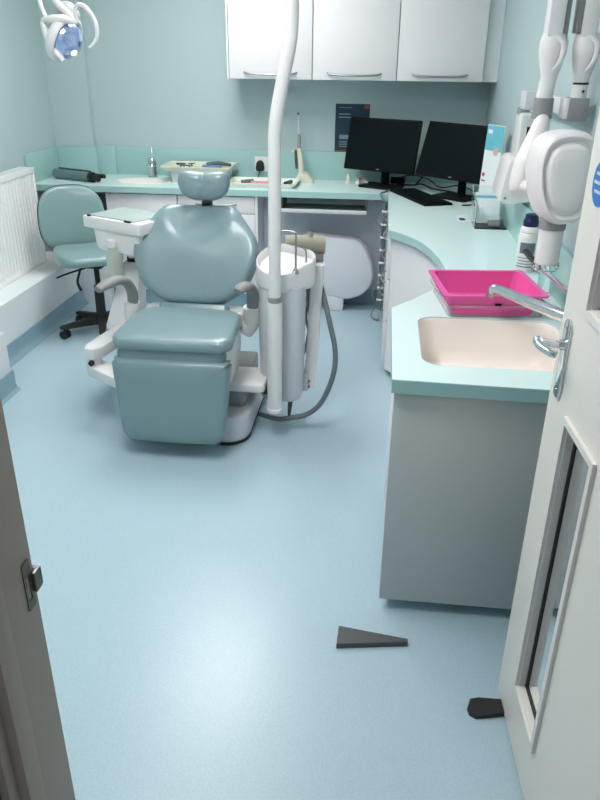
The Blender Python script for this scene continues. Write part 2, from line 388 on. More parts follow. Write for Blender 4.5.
bs = bowl(B1, ZT, .15, .9, 'basin', wt)
bs['label'] = 'cream rectangular basin sunk in the near worktop'
MB().lathe([(.028, 0), (.03, .003), (.018, .005), (.0, .003)], (.37, 2.12, ZT-.155)).build('waste', 'steel', bs)
b2 = bowl(B2, ZT, .12, .9, 'oval', wt); b2['label'] = 'cream oval basin in the far left worktop'
mb = MB(); mb.loft([[V((-1.60+r*.18*math.cos(2*PI*k/40), 4.90+r*.125*math.sin(2*PI*k/40), z)) for k in range(40)] for r, z in ((1.0, ZT-.002), (1.06, ZT+.001), (1.05, ZT+.005), (.99, ZT+.004), (.985, ZT-.004))], closed=True)
mb.build('rim', 'oval', b2)

# ------------------------------------------------------------------ base cabinets
def bow(p0, p1, out, r=.005, drop=0.):
    p0, p1, out = V(p0), V(p1), V(out); m = MB(); d = p1-p0
    m.tube([p0, p0+d*.06+out*.6, p0+d*.25+out*.92, p0+d*.5+out, p0+d*.75+out*.92, p1-d*.06+out*.6, p1], [r*.8, r, r, r, r, r, r*.8], 10, 5); return m
YC = 4.70
def base_unit(x0, x1, label, drawer):
    t = thing('base_cabinet', label, 'cabinet', ((x0+x1)/2, YC+.2, .1), group='white base cabinets under the back worktop')
    MB().box(x0+.001, x1-.001, YC+.02, 5.06, .1, .757).build('carcass', 'cab', t)
    if drawer:
        d = MB().box(x0+.003, x1-.02, YC, YC+.019, .645, .75, .002).build('drawer', 'cab', t)
        bow((x0+.12, YC, .70), (x1-.14, YC, .70), (0, -.03, 0)).build('handle', 'steel', d)
        d = MB().box(x0+.003, x1-.02, YC, YC+.019, .105, .640, .002).build('door', 'cab', t)
        bow((x0+.12, YC, .60), (x1-.14, YC, .60), (0, -.03, 0)).build('handle', 'steel', d)
        MB().box(x1-.018, x1-.001, YC, YC+.02, .1, .757, .001).build('side_panel', 'cab', t)
    else:
        d = MB().box(x0+.003, x1-.003, YC, YC+.019, .105, .75, .002).build('door', 'cab', t)
        bow((x1-.22, YC, .60), (x1-.05, YC, .60), (0, -.03, 0)).build('handle', 'steel', d)
base_unit(-1.806, -1.322, 'white single-door base cabinet under the oval basin at far left', False)
base_unit(-1.320, -.79, 'white base cabinet with top drawer, left of the desk opening', True)
struct(MB().box(XL+.002, -1.808, 4.95, 4.97, .0, .758), 'trim_6', 'shadowgap')  # filler board left of the base cabinets, shadow painted in
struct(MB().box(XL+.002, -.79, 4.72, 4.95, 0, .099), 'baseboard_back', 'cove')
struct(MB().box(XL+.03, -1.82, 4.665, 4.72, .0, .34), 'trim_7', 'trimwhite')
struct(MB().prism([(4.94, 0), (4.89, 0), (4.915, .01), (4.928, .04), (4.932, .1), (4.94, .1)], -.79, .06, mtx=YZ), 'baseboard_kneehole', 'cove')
struct(MB().box(-.789, .06, 4.94, 4.96, 0, .758), 'wall_kneehole', 'knee')
# pull-out keyboard shelf hanging below the worktop
kt = thing('keyboard_shelf', 'thin pull-out keyboard shelf hung under the back worktop', 'keyboard shelf', (-.36, 4.85, .67))
mb = MB(); mb.box(-.635, -.085, 4.68, 4.92, .672, .684, .002); mb.build('shelf', 'greygreen', kt)
MB().box(-.635, -.085, 4.664, 4.682, .668, .692, .003).build('front_rail', 'palegrey', kt)
for x in (-.635, -.095): MB().box(x, x+.01, 4.69, 4.92, .684, .7595).build('runner', 'darkmetal', kt)
# right-hand run: carcass follows the curved worktop
inn = [(.072, 4.93), (.072, 3.66)]+[(x+.028, y+.0) for x, y in bay[1:-1]]+[(.078, 2.40), (.078, 1.80), (XR-.004, 1.80), (XR-.004, 4.93)]
rc = thing('curved_cabinet', 'white base cabinet run with a concave front under the right worktop', 'cabinet', (.4, 3.0, .118))
hb = [(x*.94+.02, y) for x, y in B1]
far_part = [(.072, 4.93), (.072, 3.66)]+[(x+.028, y) for x, y in bay[1:-1]]+[(.078, 2.42), (XR-.004, 2.42), (XR-.004, 4.93)]
MB().prism(far_part, .040, ZT-.042).build('curved_panel', 'cab', rc)
near = MB(); near.box(.078, .096, 1.82, 2.42, .040, ZT-.042, .001); near.box(.096, XR-.004, 2.405, 2.42, .040, ZT-.042); near.box(.096, XR-.004, 1.82, 2.405, .040, .058)
near.build('basin_carcass', 'cab', rc)
ep = MB().box(.066, XR-.004, 1.80, 1.82, .040, ZT-.041, .001).build('end_panel', 'cabside', rc); ep['label'] = 'flat end panel, its shade painted in as grey'  # faces away from the ceiling light; that shade is in its colour
pl = [(.11, 4.93), (.11, 3.66)]+[(x+.075, y) for x, y in bay[1:-1]]+[(.115, 2.42), (.115, 1.88), (.13, 1.855), (XR-.004, 1.845), (XR-.004, 4.93)]
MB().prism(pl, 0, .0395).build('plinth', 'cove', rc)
for y0 in (3.72, 4.22):
    for z0, z1 in ((.055, .29), (.295, .52), (.525, .75)):
        d = MB().box(.055, .0715, y0, y0+.49, z0, z1, .002).build('drawer', 'cab', rc)
        bow((.055, y0+.14, z1-.05), (.055, y0+.35, z1-.05), (-.028, 0, 0)).build('handle', 'steel', d)
# cable bundle hanging off the desk corner
cb = thing('cable_bundle', 'grey cable bundle with white ties hanging at the desk corner', 'cables', (.03, 4.63, 0))
mb = MB()
for k, ph in enumerate((0, 2.1, 4.2)):
    mb.tube([(.030+.009*math.cos(ph+z*9), 4.625+.009*math.sin(ph+z*9), z) for z in [.06+.05*i for i in range(15)]], .0075, 8, 3)
mb.tube([(.030, 4.625, .1), (-.005, 4.63, .06), (-.02, 4.61, .03), (-.01, 4.59, .012), (.02, 4.56, .009), (.03, 4.59, .009)], .005, 8, 5)
mb.tube([(.030, 4.625, .25), (-.01, 4.63, .2), (-.018, 4.62, .15), (.01, 4.62, .1)], .004, 8, 5)
mb.tube([(.030, 4.625, .76), (0, 4.64, .79), (0, 4.665, .808), (.02, 4.72, .806), (.06, 4.82, .806)], .005, 8, 5)
mb.tube([(.02, 4.6, .6), (-.02, 4.62, .64), (-.012, 4.63, .69), (.012, 4.62, .72)], .004, 8, 5)
mb.build('cables', 'hose', cb)
for i in range(8): MB().lathe([(.017, -.006), (.021, -.004), (.021, .004), (.017, .006)], (.030, 4.625, .13+i*.082), 16).build('cable_tie', 'paper', cb)

# ------------------------------------------------------------------ wall cabinets
def wall_unit(x0, x1, label):
    t = thing('wall_cabinet', label, 'cabinet', ((x0+x1)/2, 5.03, 1.445), group='white wall cabinets above the back worktop')
    MB().box(x0, x1, 4.87, YB-.002, 1.445, 2.2, .001).build('carcass', 'cab', t)
    d = MB().box(x0+.003, x1-.003, 4.85, 4.869, 1.445, 2.195, .002).build('door', 'cab', t)
    cx = (x0+x1)/2; bow((cx-.165, 4.851, 1.484), (cx+.165, 4.851, 1.484), (0, -.028, -.013), .0065).build('handle', 'steel', d)
wall_unit(-.984, -.464, 'white wall cabinet at the left, crossed by the white lamp pole')
wall_unit(-.464, .052, 'middle white wall cabinet, above the poster')
wall_unit(.052, .568, 'right-hand white wall cabinet, above the right monitor')
struct(MB().box(.569, XR-.001, 4.89, 4.91, 1.445, 2.2), 'trim_8', 'trimwhite')
struct(MB().box(-.995, -.985, 4.85, YB-.002, 1.444, 2.2), 'trim_9', 'trimwhite')

# ------------------------------------------------------------------ radiator
rd = thing('radiator', 'white ribbed panel radiator on the left wall', 'radiator', (-2.22, 3.7, .33))
prof = [(-2.25, 2.75)]; y = 2.75
pts = [(-2.17, 2.75)]
n = int((4.42-2.78)/.04)
for i in range(n):
    y0 = 2.78+i*.04
    pts += [(-2.160, y0), (-2.160, y0+.022), (-2.172, y0+.027), (-2.172, y0+.035)]
pts += [(-2.160, 4.42), (-2.163, 4.45), (-2.18, 4.455), (-2.18, 2.74)]
MB().prism(pts, .36, .90).build('front_panel', 'radiator', rd)
mb = MB(); mb.box(-2.182, -2.157, 2.74, 4.455, .335, .362, .006); mb.box(-2.182, -2.157, 2.74, 4.455, .898, .925, .006); mb.build('seam', 'radiator', rd)
MB().box(-2.25, -2.235, 2.76, 4.44, .34, .92, .004).build('back_panel', 'radiator', rd)
for y in (2.735, 4.457): MB().box(-2.25, -2.16, y, y+.013, .34, .935, .003).build('side_cover', 'radiator', rd)
mb = MB(); mb.box(-2.252, -2.157, 2.735, 2.75, .925, .935); mb.box(-2.252, -2.240, 2.735, 4.47, .925, .935); mb.box(-2.170, -2.157, 2.735, 4.47, .925, .935)
for i in range(84): mb.box(-2.242, -2.168, 2.76+i*.02, 2.768+i*.02, .925, .935)
mb.build('top_grille', 'radiator', rd)
for y in (3.0, 4.2): MB().box(XL+.001, -2.25, y, y+.04, .4, .85).build('bracket', 'radiator', rd)

# ------------------------------------------------------------------ dental chair
CX = -.815
ch = thing('dental_chair', 'teal padded dental chair with headrest, arms and footrest, facing the door', 'dental chair', (CX, 3.05, 0))
# base
mb = MB(); mb.prism(rrect(-1.10, -.53, 2.77, 3.45, [.06, .06, .10, .10]), .012, .135, .02, 3); mb.build('floor_base', 'palegrey', ch)
MB().prism(rrect(-1.095, -.535, 2.776, 3.445, [.06, .06, .10, .10]), 0, .0135).build('base_gasket', 'rubber', ch)
MB().box(-1.0, -.56, 2.90, 3.3, .13, .255, .015).build('lift_column', 'greyplastic', ch)
MB().prism(rrect(-1.0, -.465, 2.87, 3.08, .02), .222, .262, .01).build('link_arm', 'white', ch)
# seat shell seen from its right side
mb = MB(); mb.prism([(2.74, .472), (3.12, .472), (3.10, .36), (3.02, .27), (2.86, .265), (2.80, .36)], -1.02, -.605, .015, 2, mtx=YZ); mb.build('seat_shell', 'white', ch)
# white rear frame between seat and backrest
mb = MB(); mb.prism(rrect(-1.045, -.585, 3.02, 3.16, .05), .455, .535, .015, 3); mb.build('rear_frame', 'white', ch)
# seat cushion
def seat_disp(x, y, s_): return .008*((x/.24)**2) - .012*max(0, (-y-.12)/.10)**2
so = rrect(-.250, .250, -.20, .20, [.08, .08, .06, .06], 5)
so = [(x*(1-.10*max(0, (y+.0)/.2)), y) for x, y in so]
MB().pad(so, .052, frame((CX-.005, 2.865, .486), (1, 0, 0), (0, 1, .03), (0, -.03, 1)), 80, seat_disp, .10).build('seat', 'leather', ch)
# footrest: top roll and long pad, nearly upright
fy = V((0, -.10, -.995)); fn = V((0, -.995, .10))
ro = rrect(-.230, .230, -.028, .028, .026, 5)
MB().pad(ro, .06, frame((CX-.012, 2.742, .450), (1, 0, 0), -fy, fn), 80, None, .05).build('footrest_roll', 'leather', ch)
lo = rrect(-.250, .250, -.184, .184, [.035, .035, .05, .05], 6)
lo = [(x*(1-.14*max(0, (-y+.184)/.368)**1.5), y) for x, y in lo]
MB().pad(lo, .085, frame((CX-.010, 2.722, .252), (1, 0, 0), -fy, fn), 96, lambda x, y, s_: .004*math.cos(x*18), .10).build('footrest', 'leather', ch)
MB().box(-.98, -.65, 2.735, 2.80, .12, .45, .01).build('footrest_frame', 'greyplastic', ch)
# backrest
by = V((0, .235, .41)).normalized(); bn = V((0, -.41, .235)).normalized()
half = [(0, -.022), (.10, -.020), (.165, .002), (.232, .055), (.272, .150), (.284, .220), (.264, .290), (.222, .352), (.178, .408), (.140, .430), (.07, .438)]
bo = half+[(0, .438)]+[(-x, y) for x, y in reversed(half[1:])]
def back_disp(x, y, s_):
    wing = .035*(abs(x)/.28)**2.2
    scoop = -.022*math.exp(-((x/.09)**2))*max(0, min(1, (y-.27)/.09))+.014*math.exp(-(((abs(x)-.15)/.035)**2))*math.exp(-(((y-.34)/.06)**2))
    lum = .016*math.exp(-((y-.20)/.10)**2)*math.exp(-(x/.17)**2)
    return wing+scoop+lum
BM_ = frame((CX-.004, 3.125, .555), (1, 0, 0), by, bn)
MB().pad(bo, .075, BM_, 112, back_disp, .08).build('backrest', 'leather', ch)
MB().pad([(x*.93, .235+(y-.235)*.93) for x, y in bo], .04, frame(BM_.translation-bn*.032, (1, 0, 0), by, bn), 80, None, .0).build('backrest_shell', 'white', ch)
mb = MB(); mb.prism(rrect(-.975, -.655, -.03, .03, .02), 0, .06, .01, mtx=frame((0, 3.055, .50), (1, 0, 0), (0, .41, -.235), (0, .235, .41))); mb.build('hinge_cushion', 'leather', ch)
# headrest and its stem
hh = [(0, -.070), (.050, -.067), (.094, -.045), (.114, -.005), (.115, .028), (.104, .050), (.07, .057), (.03, .054)]
ho = hh+[(0, .052)]+[(-x, y) for x, y in reversed(hh[1:])]
hy = V((0, .26, .97)).normalized(); hn = V((0, -.97, .26)).normalized()
hr = MB().pad(ho, .06, frame((CX+.016, 3.33, 1.040), (1, 0, 0), hy, hn), 80, lambda x, y, s_: .008*(abs(x)/.11)**1.5-.006*math.exp(-(x/.010)**2), .25).build('headrest', 'leather', ch)
MB().box(-.822, -.772, 3.33, 3.345, .93, 1.05, .004).build('headrest_stem', 'darkmetal', ch)
# armrests
def armrest(pts, post):
    MB().tube(pts, [.022, .032, .032, .031, .029, .026], 18, 6, flat=.62, up=(0, 0, 1)).build('armrest', 'armgrey', ch)
    MB().tube(post, [.030, .031, .033], 16, 5, flat=1.15).build('armrest_post', 'white', ch)
armrest([(-1.150, 2.80, .690), (-1.125, 2.85, .702), (-1.10, 2.90, .706), (-1.080, 2.95, .684), (-1.070, 2.985, .63), (-1.075, 3.0, .57)], [(-1.079, 3.0, .58), (-1.085, 3.01, .50), (-1.06, 3.02, .455)])
armrest([(-.575, 2.88, .684), (-.562, 2.90, .692), (-.547, 2.935, .693), (-.536, 2.965, .675), (-.530, 2.99, .64), (-.535, 3.0, .57)], [(-.540, 3.0, .58), (-.543, 3.02, .50), (-.575, 3.03, .455)])

# ------------------------------------------------------------------ delivery unit on its folding arm, left of the chair
du = thing('instrument_table', 'white square instrument table on a folding arm beside the dental chair', 'instrument table', (-1.13, 3.3, 0))
ang = math.radians(-27)
TX = V((math.cos(ang), math.sin(ang), 0)); TY = V((-math.sin(ang), math.cos(ang), 0)); TO = V((-1.385, 3.285, 0))
def TM(z): return frame(TO+V((0, 0, z)), TX, TY, (0, 0, 1))
mb = MB(); mb.prism(rrect(0, .365, 0, .25, .012), .842, .895, .006, 2, mtx=TM(0)); mb.build('tray_rim', 'white', du)
mb = MB(); mb.prism(rrect(.025, .32, .02, .235, .01), .894, .9, .001, mtx=TM(0)); mb.build('tray_mat', 'mat', du)
for a, b in ((.03, .05), (.27, .31)): MB().prism(rrect(a, b, .002, .014, .003), .8945, .902, .001, mtx=TM(0)).build('rubber_grip', 'rubber', du)
mb = MB(); mb.loft([[TM(0) @ V((x, y, z)) for x, y in rrect(a, .355-a*.2, a*.25, .235, .02)] for a, z in ((.070, .742), (.055, .755), (.045, .845))]); mb.build('instrument_head', 'white', du)
mb = MB(); mb.cyl((-1.16, 3.32, .70), (-1.16, 3.32, .745), .035, .04); mb.build('swivel', 'white', du)
mb = MB(); mb.box(-1.19, -1.13, 3.29, 3.35, .675, .705, .004); mb.build('clamp', 'rubber', du)
mb = MB(); mb.loft([[V(p) for p in q] for q in (
    [(-1.31, 3.25, .31), (-1.165, 3.25, .31), (-1.165, 3.42, .31), (-1.31, 3.42, .31)],
    [(-1.31, 3.25, .37), (-1.160, 3.25, .37), (-1.160, 3.42, .37), (-1.31, 3.42, .37)],
    [(-1.205, 3.28, .68), (-1.125, 3.28, .68), (-1.125, 3.37, .68), (-1.205, 3.37, .68)])]); mb.build('support_column', 'white', du)
MB().box(-1.313, -1.16, 3.245, 3.425, .345, .350).build('column_seam', 'greyplastic', du)
def armlink(p, q, w, z0, z1):
    p, q = V(p), V(q); d = (q-p).normalized(); s_ = V((-d.y, d.x)); k = [(p+s_*w), (p+s_*w*.5-d*w), (p-s_*w*.5-d*w), (p-s_*w), (q-s_*w*1.1), (q+s_*w*1.1)]
    return MB().prism([(a.x, a.y) for a in k], z0, z1, .008, 2)
armlink((-1.265, 2.96), (-1.20, 3.33), .045, .318, .375).build('upper_arm', 'white', du)
armlink((-1.265, 2.96), (-1.02, 2.79), .045, .236, .288).build('lower_arm', 'white', du)
MB().cyl((-1.27, 2.965, .28), (-1.27, 2.965, .325), .032).build('arm_joint', 'white', du)
MB().cyl((-1.27, 2.912, .303), (-1.27, 2.93, .303), .011, .013).build('lock_knob', 'rubber', du)
# small water bottle under the table
wb = thing('water_bottle', 'frosted olive plastic bottle hanging under the white instrument table', 'bottle', (-1.225, 3.22, .60))
mb = MB(); mb.lathe([(.028, .60), (.034, .606), (.035, .66), (.037, .71), (.034, .735), (.028, .75), (.026, .775)], (-1.225, 3.22, 0)); mb.build('body', 'bottle_olive', wb)
MB().lathe([(.027, .768), (.029, .772), (.029, .80), (.015, .802)], (-1.225, 3.22, 0)).build('cap', 'pinkwhite', wb)
MB().box(-1.245, -1.195, 3.235, 3.265, .765, .80, .004).build('holder', 'white', wb)

# ------------------------------------------------------------------ spittoon unit with lamp pole
su = thing('spittoon_unit', 'white spittoon column with cup basin and hoses beside the dental chair', 'spittoon unit', (-.40, 3.05, .15))
def capsule(cx, cy, r, cx2, cy2, r2, k=18):
    out = []
    d = V((cx2-cx, cy2-cy)); a0 = math.atan2(d.y, d.x)
    for i in range(k+1):
        t = a0+PI/2.3+(2*PI-2*PI/2.3)*i/k; out.append((cx+r*math.cos(t), cy+r*math.sin(t)))
    for i in range(k//2+1):
        t = a0-PI/2.3+(2*PI/2.3)*i/(k//2); out.append((cx2+r2*math.cos(t), cy2+r2*math.sin(t)))
    return out
body = rrect(-.513, -.308, 2.955, 3.16, [.07, .08, .085, .06])
mb = MB(); mb.loft([[V((-.41+(x+.41)*k, 3.05+(y-3.05)*k, z)) for x, y in body] for k, z in ((.85, .142), (.93, .150), (.96, .17), (1.0, .55), (1.0, .68))]); mb.build('column', 'palegrey', su)
cap = capsule(-.41, 3.05, .110, -.325, 3.07, .060)
SH = Matrix(((1, 0, 0, 0), (0, 1, 0, 0), (0, .38, 1, -.38*3.16-.004), (0, 0, 0, 1)))
bowlc = [(-.40+.075*math.cos(2*PI*k/32), 3.055+.075*math.sin(2*PI*k/32)) for k in range(32)]
cap_s = lambda s_: [(-.39+(x+.39)*s_, 3.055+(y-3.055)*s_) for x, y in cap]
mb = MB(); mb.loft([[V((x, y, z)) for x, y in cap_s(k)] for k, z in ((.93, .665), (.985, .675), (1.0, .69), (1.0, .80))], cap1=False)
mb.prism(cap_s(1.0), .7995, .8, holes=[bowlc])
rim = [[V((x, y, z)) for x, y in cap_s(k)] for k, z in ((1.0, .80), (1.012, .812), (1.005, .828), (.975, .832), (.93, .824), (.90, .802), (.90, .7995))]
mb.loft(rim, cap0=False, cap1=False)
for v in mb.bm.verts:
    if v.co.z > .75: v.co = SH @ v.co
mb.build('basin_surround', 'white', su)
mb = MB(); mb.lathe([(.076, .8005), (.072, .79), (.060, .765), (.035, .75), (.012, .745), (.012, .738), (.04, .742), (.068, .76), (.078, .795)], (-.40, 3.055, 0)); mb.bm.transform(SH); mb.build('bowl', 'white', su)
MB().lathe([(.016, 0), (.018, .002), (.010, .004)], (-.40, 3.055, .7025), 20).build('drain', 'steel', su)
mb = MB(); mb.tube([(-.342, 2.985, .755), (-.342, 2.985, .90), (-.344, 2.985, .912), (-.355, 2.988, .917), (-.395, 2.996, .917), (-.406, 2.998, .912), (-.408, 3.0, .895)], .0048, 10, 5)
mb.build('cup_filler', 'steel', su)
MB().lathe([(.014, 0), (.015, .004), (.012, .014), (.007, .022)], (-.342, 2.985, .742), 20).build('filler_base', 'steel', su)
mb = MB(); mb.tube([(-.305, 3.06, .772), (-.307, 3.06, .82), (-.320, 3.06, .835)], .004, 10, 4); mb.build('rinse_nozzle', 'steel', su)
# lamp pole
lp = thing('lamp_pole', 'tall white cranked pole standing in front of the spittoon column', 'pole', (-0.418, 2.885, .14))
mb = MB(); mb.tube([(-0.418, 2.885, .66), (-0.416, 2.885, 1.20), (-0.414, 2.886, 1.32), (-0.402, 2.888, 1.41), (-0.378, 2.892, 1.53), (-.360, 2.895, 1.62), (-.354, 2.9, 1.70), (-.354, 2.9, 1.95), (-.36, 2.905, 2.0), (-.40, 2.92, 2.03), (-.60, 3.0, 2.04), (-1.10, 3.25, 2.04), (-1.26, 3.33, 2.03)], [.0255]*7+[.024]*6, 24, 6)
mb.build('tube', 'white', lp)
MB().tube([(-0.421, 2.885, .145), (-0.418, 2.885, .645)], .0325, 28).build('sleeve', 'white', lp)
MB().tube([(-0.418, 2.885, .643), (-0.418, 2.885, .668)], .030, 28).build('collar', 'greyplastic', lp)
MB().lathe([(.028, .132), (.036, .136), (.037, .15), (.034, .154)], (-0.421, 2.885, 0)).build('foot_ring', 'white', lp)
MB().box(-.455, -.405, 2.905, 2.965, .50, .56, .005).build('bracket', 'palegrey', lp)
MB().prism([(-.52, 2.93), (-.44, 2.90), (-.40, 2.92), (-.42, 2.99), (-.52, 3.0)], .20, .24, .005).build('mount', 'darkmetal', lp)
# operating lamp
ol = thing('operating_lamp', 'white dental operating lamp with a loop handle hanging at top left', 'lamp', (-1.30, 3.25, 1.68))
LC = V((-1.335, 3.20, 1.632))
ln = V((.86, -.20, -.47)).normalized(); lx = V((.35, .90, .20)); lx = (lx-ln*lx.dot(ln)).normalized(); ly = ln.cross(lx)
LM = frame(LC, lx, ly, ln)
mb = MB(); mb.lathe([(.0, -.045), (.03, -.042), (.06, -.032), (.080, -.014), (.088, .0), (.080, .004), (.076, -.008), (.05, -.026), (.0, -.034)], (0, 0, 0), 40, LM); mb.build('reflector_shell', 'white', ol)
mb = MB(); mb.lathe([(.0, -.030), (.045, -.022), (.070, -.006), (.079, .002), (.078, .010), (.066, .036), (.045, .058), (.02, .070), (.0, .073)], (0, 0, 0), 40, LM); mb.build('reflector', 'lampglass', ol)
MB().ellipsoid(LM @ V((-.015, -.02, .062)), (.015, .015, .015)).build('bulb', 'bulb', ol)
a = []
for k in range(36): a.append(LM @ V((.088*math.cos(k*PI/18), .088*math.sin(k*PI/18), 0)))
mb = MB(); mb.tube(a, .011, 12, flat=1.9, up=tuple(ln), closed=True); mb.build('rim_guard', 'white', ol)
mb = MB(); mb.tube([(-1.395, 3.16, 1.695), (-1.35, 3.14, 1.700), (-1.30, 3.14, 1.700), (-1.265, 3.15, 1.690)], [.014, .019, .019, .012], 14, 5, flat=.9); mb.build('cross_bar', 'white', ol)
mb = MB(); mb.ellipsoid((-1.325, 3.23, 1.715), (.055, .042, .055)); mb.build('back_cover', 'lampcover', ol)
mb = MB(); mb.tube([(-1.252, 3.15, 1.690), (-1.256, 3.15, 1.730), (-1.240, 3.15, 1.752), (-1.210, 3.15, 1.742), (-1.180, 3.15, 1.700), (-1.172, 3.15, 1.655), (-1.185, 3.15, 1.620), (-1.212, 3.15, 1.598)], [.007, .008, .0085, .0085, .0085, .0085, .008, .007], 12, 6); mb.build('loop_handle', 'white', ol)
mb = MB(); mb.tube([(-1.400, 3.16, 1.69), (-1.385, 3.155, 1.64), (-1.355, 3.15, 1.585), (-1.325, 3.145, 1.548)], [.014, .020, .020, .012], 14, 5, flat=.8); mb.build('lower_guard', 'white', ol)
mb = MB(); mb.tube([(-1.39, 3.18, 1.70), (-1.412, 3.19, 1.75), (-1.425, 3.22, 1.80), (-1.40, 3.26, 1.88), (-1.34, 3.32, 1.93)], .010, 12, 6, flat=.7)
mb.tube([(-1.255, 3.15, 1.685), (-1.28, 3.15, 1.715), (-1.335, 3.16, 1.765), (-1.385, 3.22, 1.84), (-1.33, 3.32, 1.92)], [.009, .013, .013, .011, .010], 12, 6); mb.build('yoke', 'white', ol)
MB().tube([(-1.28, 3.335, 1.91), (-1.28, 3.335, 2.03)], .018, 20).build('swivel', 'white', ol)
# assistant's arm: beige holder roll on a tilted column, with hoses
aa = thing('assistant_arm', 'white upright arm topped by a beige cylinder, right of the spittoon column', 'holder arm', (-.27, 3.18, .15))
mb = MB(); mb.tube([(-.415, 3.20, .815), (-.238, 3.225, .812)], .041, 30, flat=1.0); mb.build('holder_roll', 'beige', aa)
MB().tube([(-.30, 3.205, .850), (-.302, 3.205, .875)], [.010, .006], 12).build('lug', 'beige', aa)
MB().box(-.292, -.243, 3.19, 3.235, .735, .778, .004).build('bracket', 'armgrey', aa)
mb = MB(); mb.loft([[V((cx+x, cy+y, z)) for x, y in rrect(-.031, .024, -.025, .025, .008)] for cx, cy, z in ((-.255, 3.14, .745), (-.257, 3.14, .738), (-.275, 3.13, .30), (-.288, 3.10, .165))]); mb.build('column', 'white', aa)
MB().box(-.345, -.290, 3.065, 3.13, .155, .25, .006).build('foot_clamp', 'palegrey', aa)
for z in (.178, .205): MB().cyl((-.285, 3.066, z), (-.285, 3.077, z), .004, .004, 10).build('screw', 'rubber', aa)
mb = MB(); mb.tube([(-.258, 3.19, .66), (-.232, 3.14, .60), (-.195, 3.06, .50), (-.165, 3.03, .38), (-.170, 3.0, .27), (-.215, 2.98, .15), (-.28, 2.97, .085), (-.36, 2.97, .06), (-.42, 2.97, .050), (-.52, 3.05, .03)], .012, 12, 6); mb.build('suction_hose', 'hose', aa)
mb = MB(); mb.tube([(-.318, 3.17, .76), (-.308, 3.17, .6), (-.296, 3.17, .48), (-.310, 3.17, .36), (-.325, 3.17, .30)], .006, 8, 6); mb.build('cord', 'hose', aa)
mb = MB(); mb.tube([(-.305, 3.19, .75), (-.300, 3.19, .6), (-.315, 3.19, .48), (-.298, 3.19, .38), (-.325, 3.19, .29)], .006, 8, 6); mb.build('cord', 'hose', aa)
mb = MB(); mb.tube([(-.37, 3.02, .16), (-.372, 3.01, .10), (-.37, 3.0, .03)], .006, 8, 4); mb.tube([(-.355, 3.03, .16), (-.362, 3.02, .11), (-.372, 3.0, .03)], .006, 8, 4); mb.build('drain_tube', 'darkmetal', su)

# ------------------------------------------------------------------ round-cornered housing in the kneehole
eh = thing('equipment_housing', 'pale grey housing with big rounded corners standing in the kneehole', 'equipment', (-.24, 4.82, 0))
pr = [(-.50, .12), (-.20, .09), (-.10, .115), (-.045, .17), (-.022, .235), (-.03, .31), (-.06, .39), (-.105, .46), (-.15, .50), (-.20, .515), (-.50, .515)]
pr = resample([(-.50, .10), (-.30, .10), (-.20, .085), (-.10, .115), (-.045, .17), (-.022, .24), (-.03, .31), (-.06, .39), (-.105, .46), (-.16, .49), (-.30, .50), (-.50, .50), (-.52, .3)], 72)
MB().prism(pr, 4.73, 4.90, .015, 3, mtx=XZ).build('body', 'housing', eh)
e2 = [(-.27+(x+.27)*1.02, .30+(y-.30)*1.02) for x, y in pr]
MB().prism(e2, 4.80, 4.83, .004, 2, mtx=XZ).build('edge_seam', 'palegrey', eh)
MB().box(-.33, -.215, 4.735, 4.85, 0, .11, .006).build('foot', 'housing', eh)

# ------------------------------------------------------------------ stool
st = thing('operator_stool', 'mint padded swivel stool with backrest and black five-spoke base by radiator', 'stool', (-1.685, 4.12, 0))
fd = V((.50, -.866, 0)); rt = V((.866, .50, 0))
SM = frame((-1.745, 4.09, .430), rt, fd, (0, 0, 1)); SM = Matrix.Translation((-1.715, 4.10, .462)) @ Matrix(((-rt.x, fd.x, 0, 0), (-rt.y, fd.y, 0, 0), (0, 0, 1, 0), (0, 0, 0, 1)))
sh = [(0, .19), (.10, .185), (.165, .15), (.195, .06), (.195, -.05), (.175, -.13), (.13, -.165), (.06, -.175)]
MB().pad(sh+[(0, -.175)]+[(-x, y) for x, y in reversed(sh[1:])], .065, SM, 80, lambda x, y, s_: .012*(x/.19)**2-.02*max(0, (y-.1)/.09)**2, .10).build('seat', 'leather_pale', st)
up_ = (V((0, 0, 1))-fd*.16).normalized(); nn = (fd+V((0, 0, 1))*.16).normalized()
bw = [(0, -.185), (.09, -.185), (.155, -.165), (.19, -.10), (.195, 0), (.178, .09), (.135, .15), (.07, .178)]
bl = bw+[(0, .182)]+[(-x, y) for x, y in reversed(bw[1:])]
bc = V((-1.885, 4.305, .675))
def curve(x, y, s_): return 0
BMX = Matrix.Translation(bc) @ Matrix(((rt.x, up_.x, nn.x, 0), (rt.y, up_.y, nn.y, 0), (rt.z, up_.z, nn.z, 0), (0, 0, 0, 1)))
def curved_pad(bm_b, bend):
    for v in bm_b.verts: pass
b_ = MB(); b_.pad(bl, .05, Matrix(), 80, None, .25)
for v in b_.bm.verts: v.co.z += 1.3*v.co.x**2
b_.bm.transform(BMX); b_.build('backrest', 'leather_pale', st)
b_ = MB(); b_.pad([(x*1.02, y*1.02) for x, y in bl], .03, Matrix.Translation((0, 0, -.022)), 80, None, .0)
for v in b_.bm.verts: v.co.z += 1.3*v.co.x**2
b_.bm.transform(BMX); b_.build('backrest_shell', 'rubber', st)
mb = MB(); mb.tube([(-1.73, 4.12, .42), (-1.84, 4.27, .405), (-1.905, 4.36, .44), (-1.92, 4.375, .60)], .014, 10, 5, flat=.6); mb.build('backrest_bar', 'rubber', st)
mb = MB(); mb.box(-1.77, -1.62, 4.03, 4.19, .425, .463, .006); mb.build('seat_plate', 'rubber', st)
MB().tube([(-1.685, 4.12, .10), (-1.685, 4.12, .30)], [.030, .028], 20).build('column_cover', 'rubber', st)
MB().tube([(-1.685, 4.12, .29), (-1.685, 4.12, .43)], .016, 16).build('gas_lift', 'rubber', st)
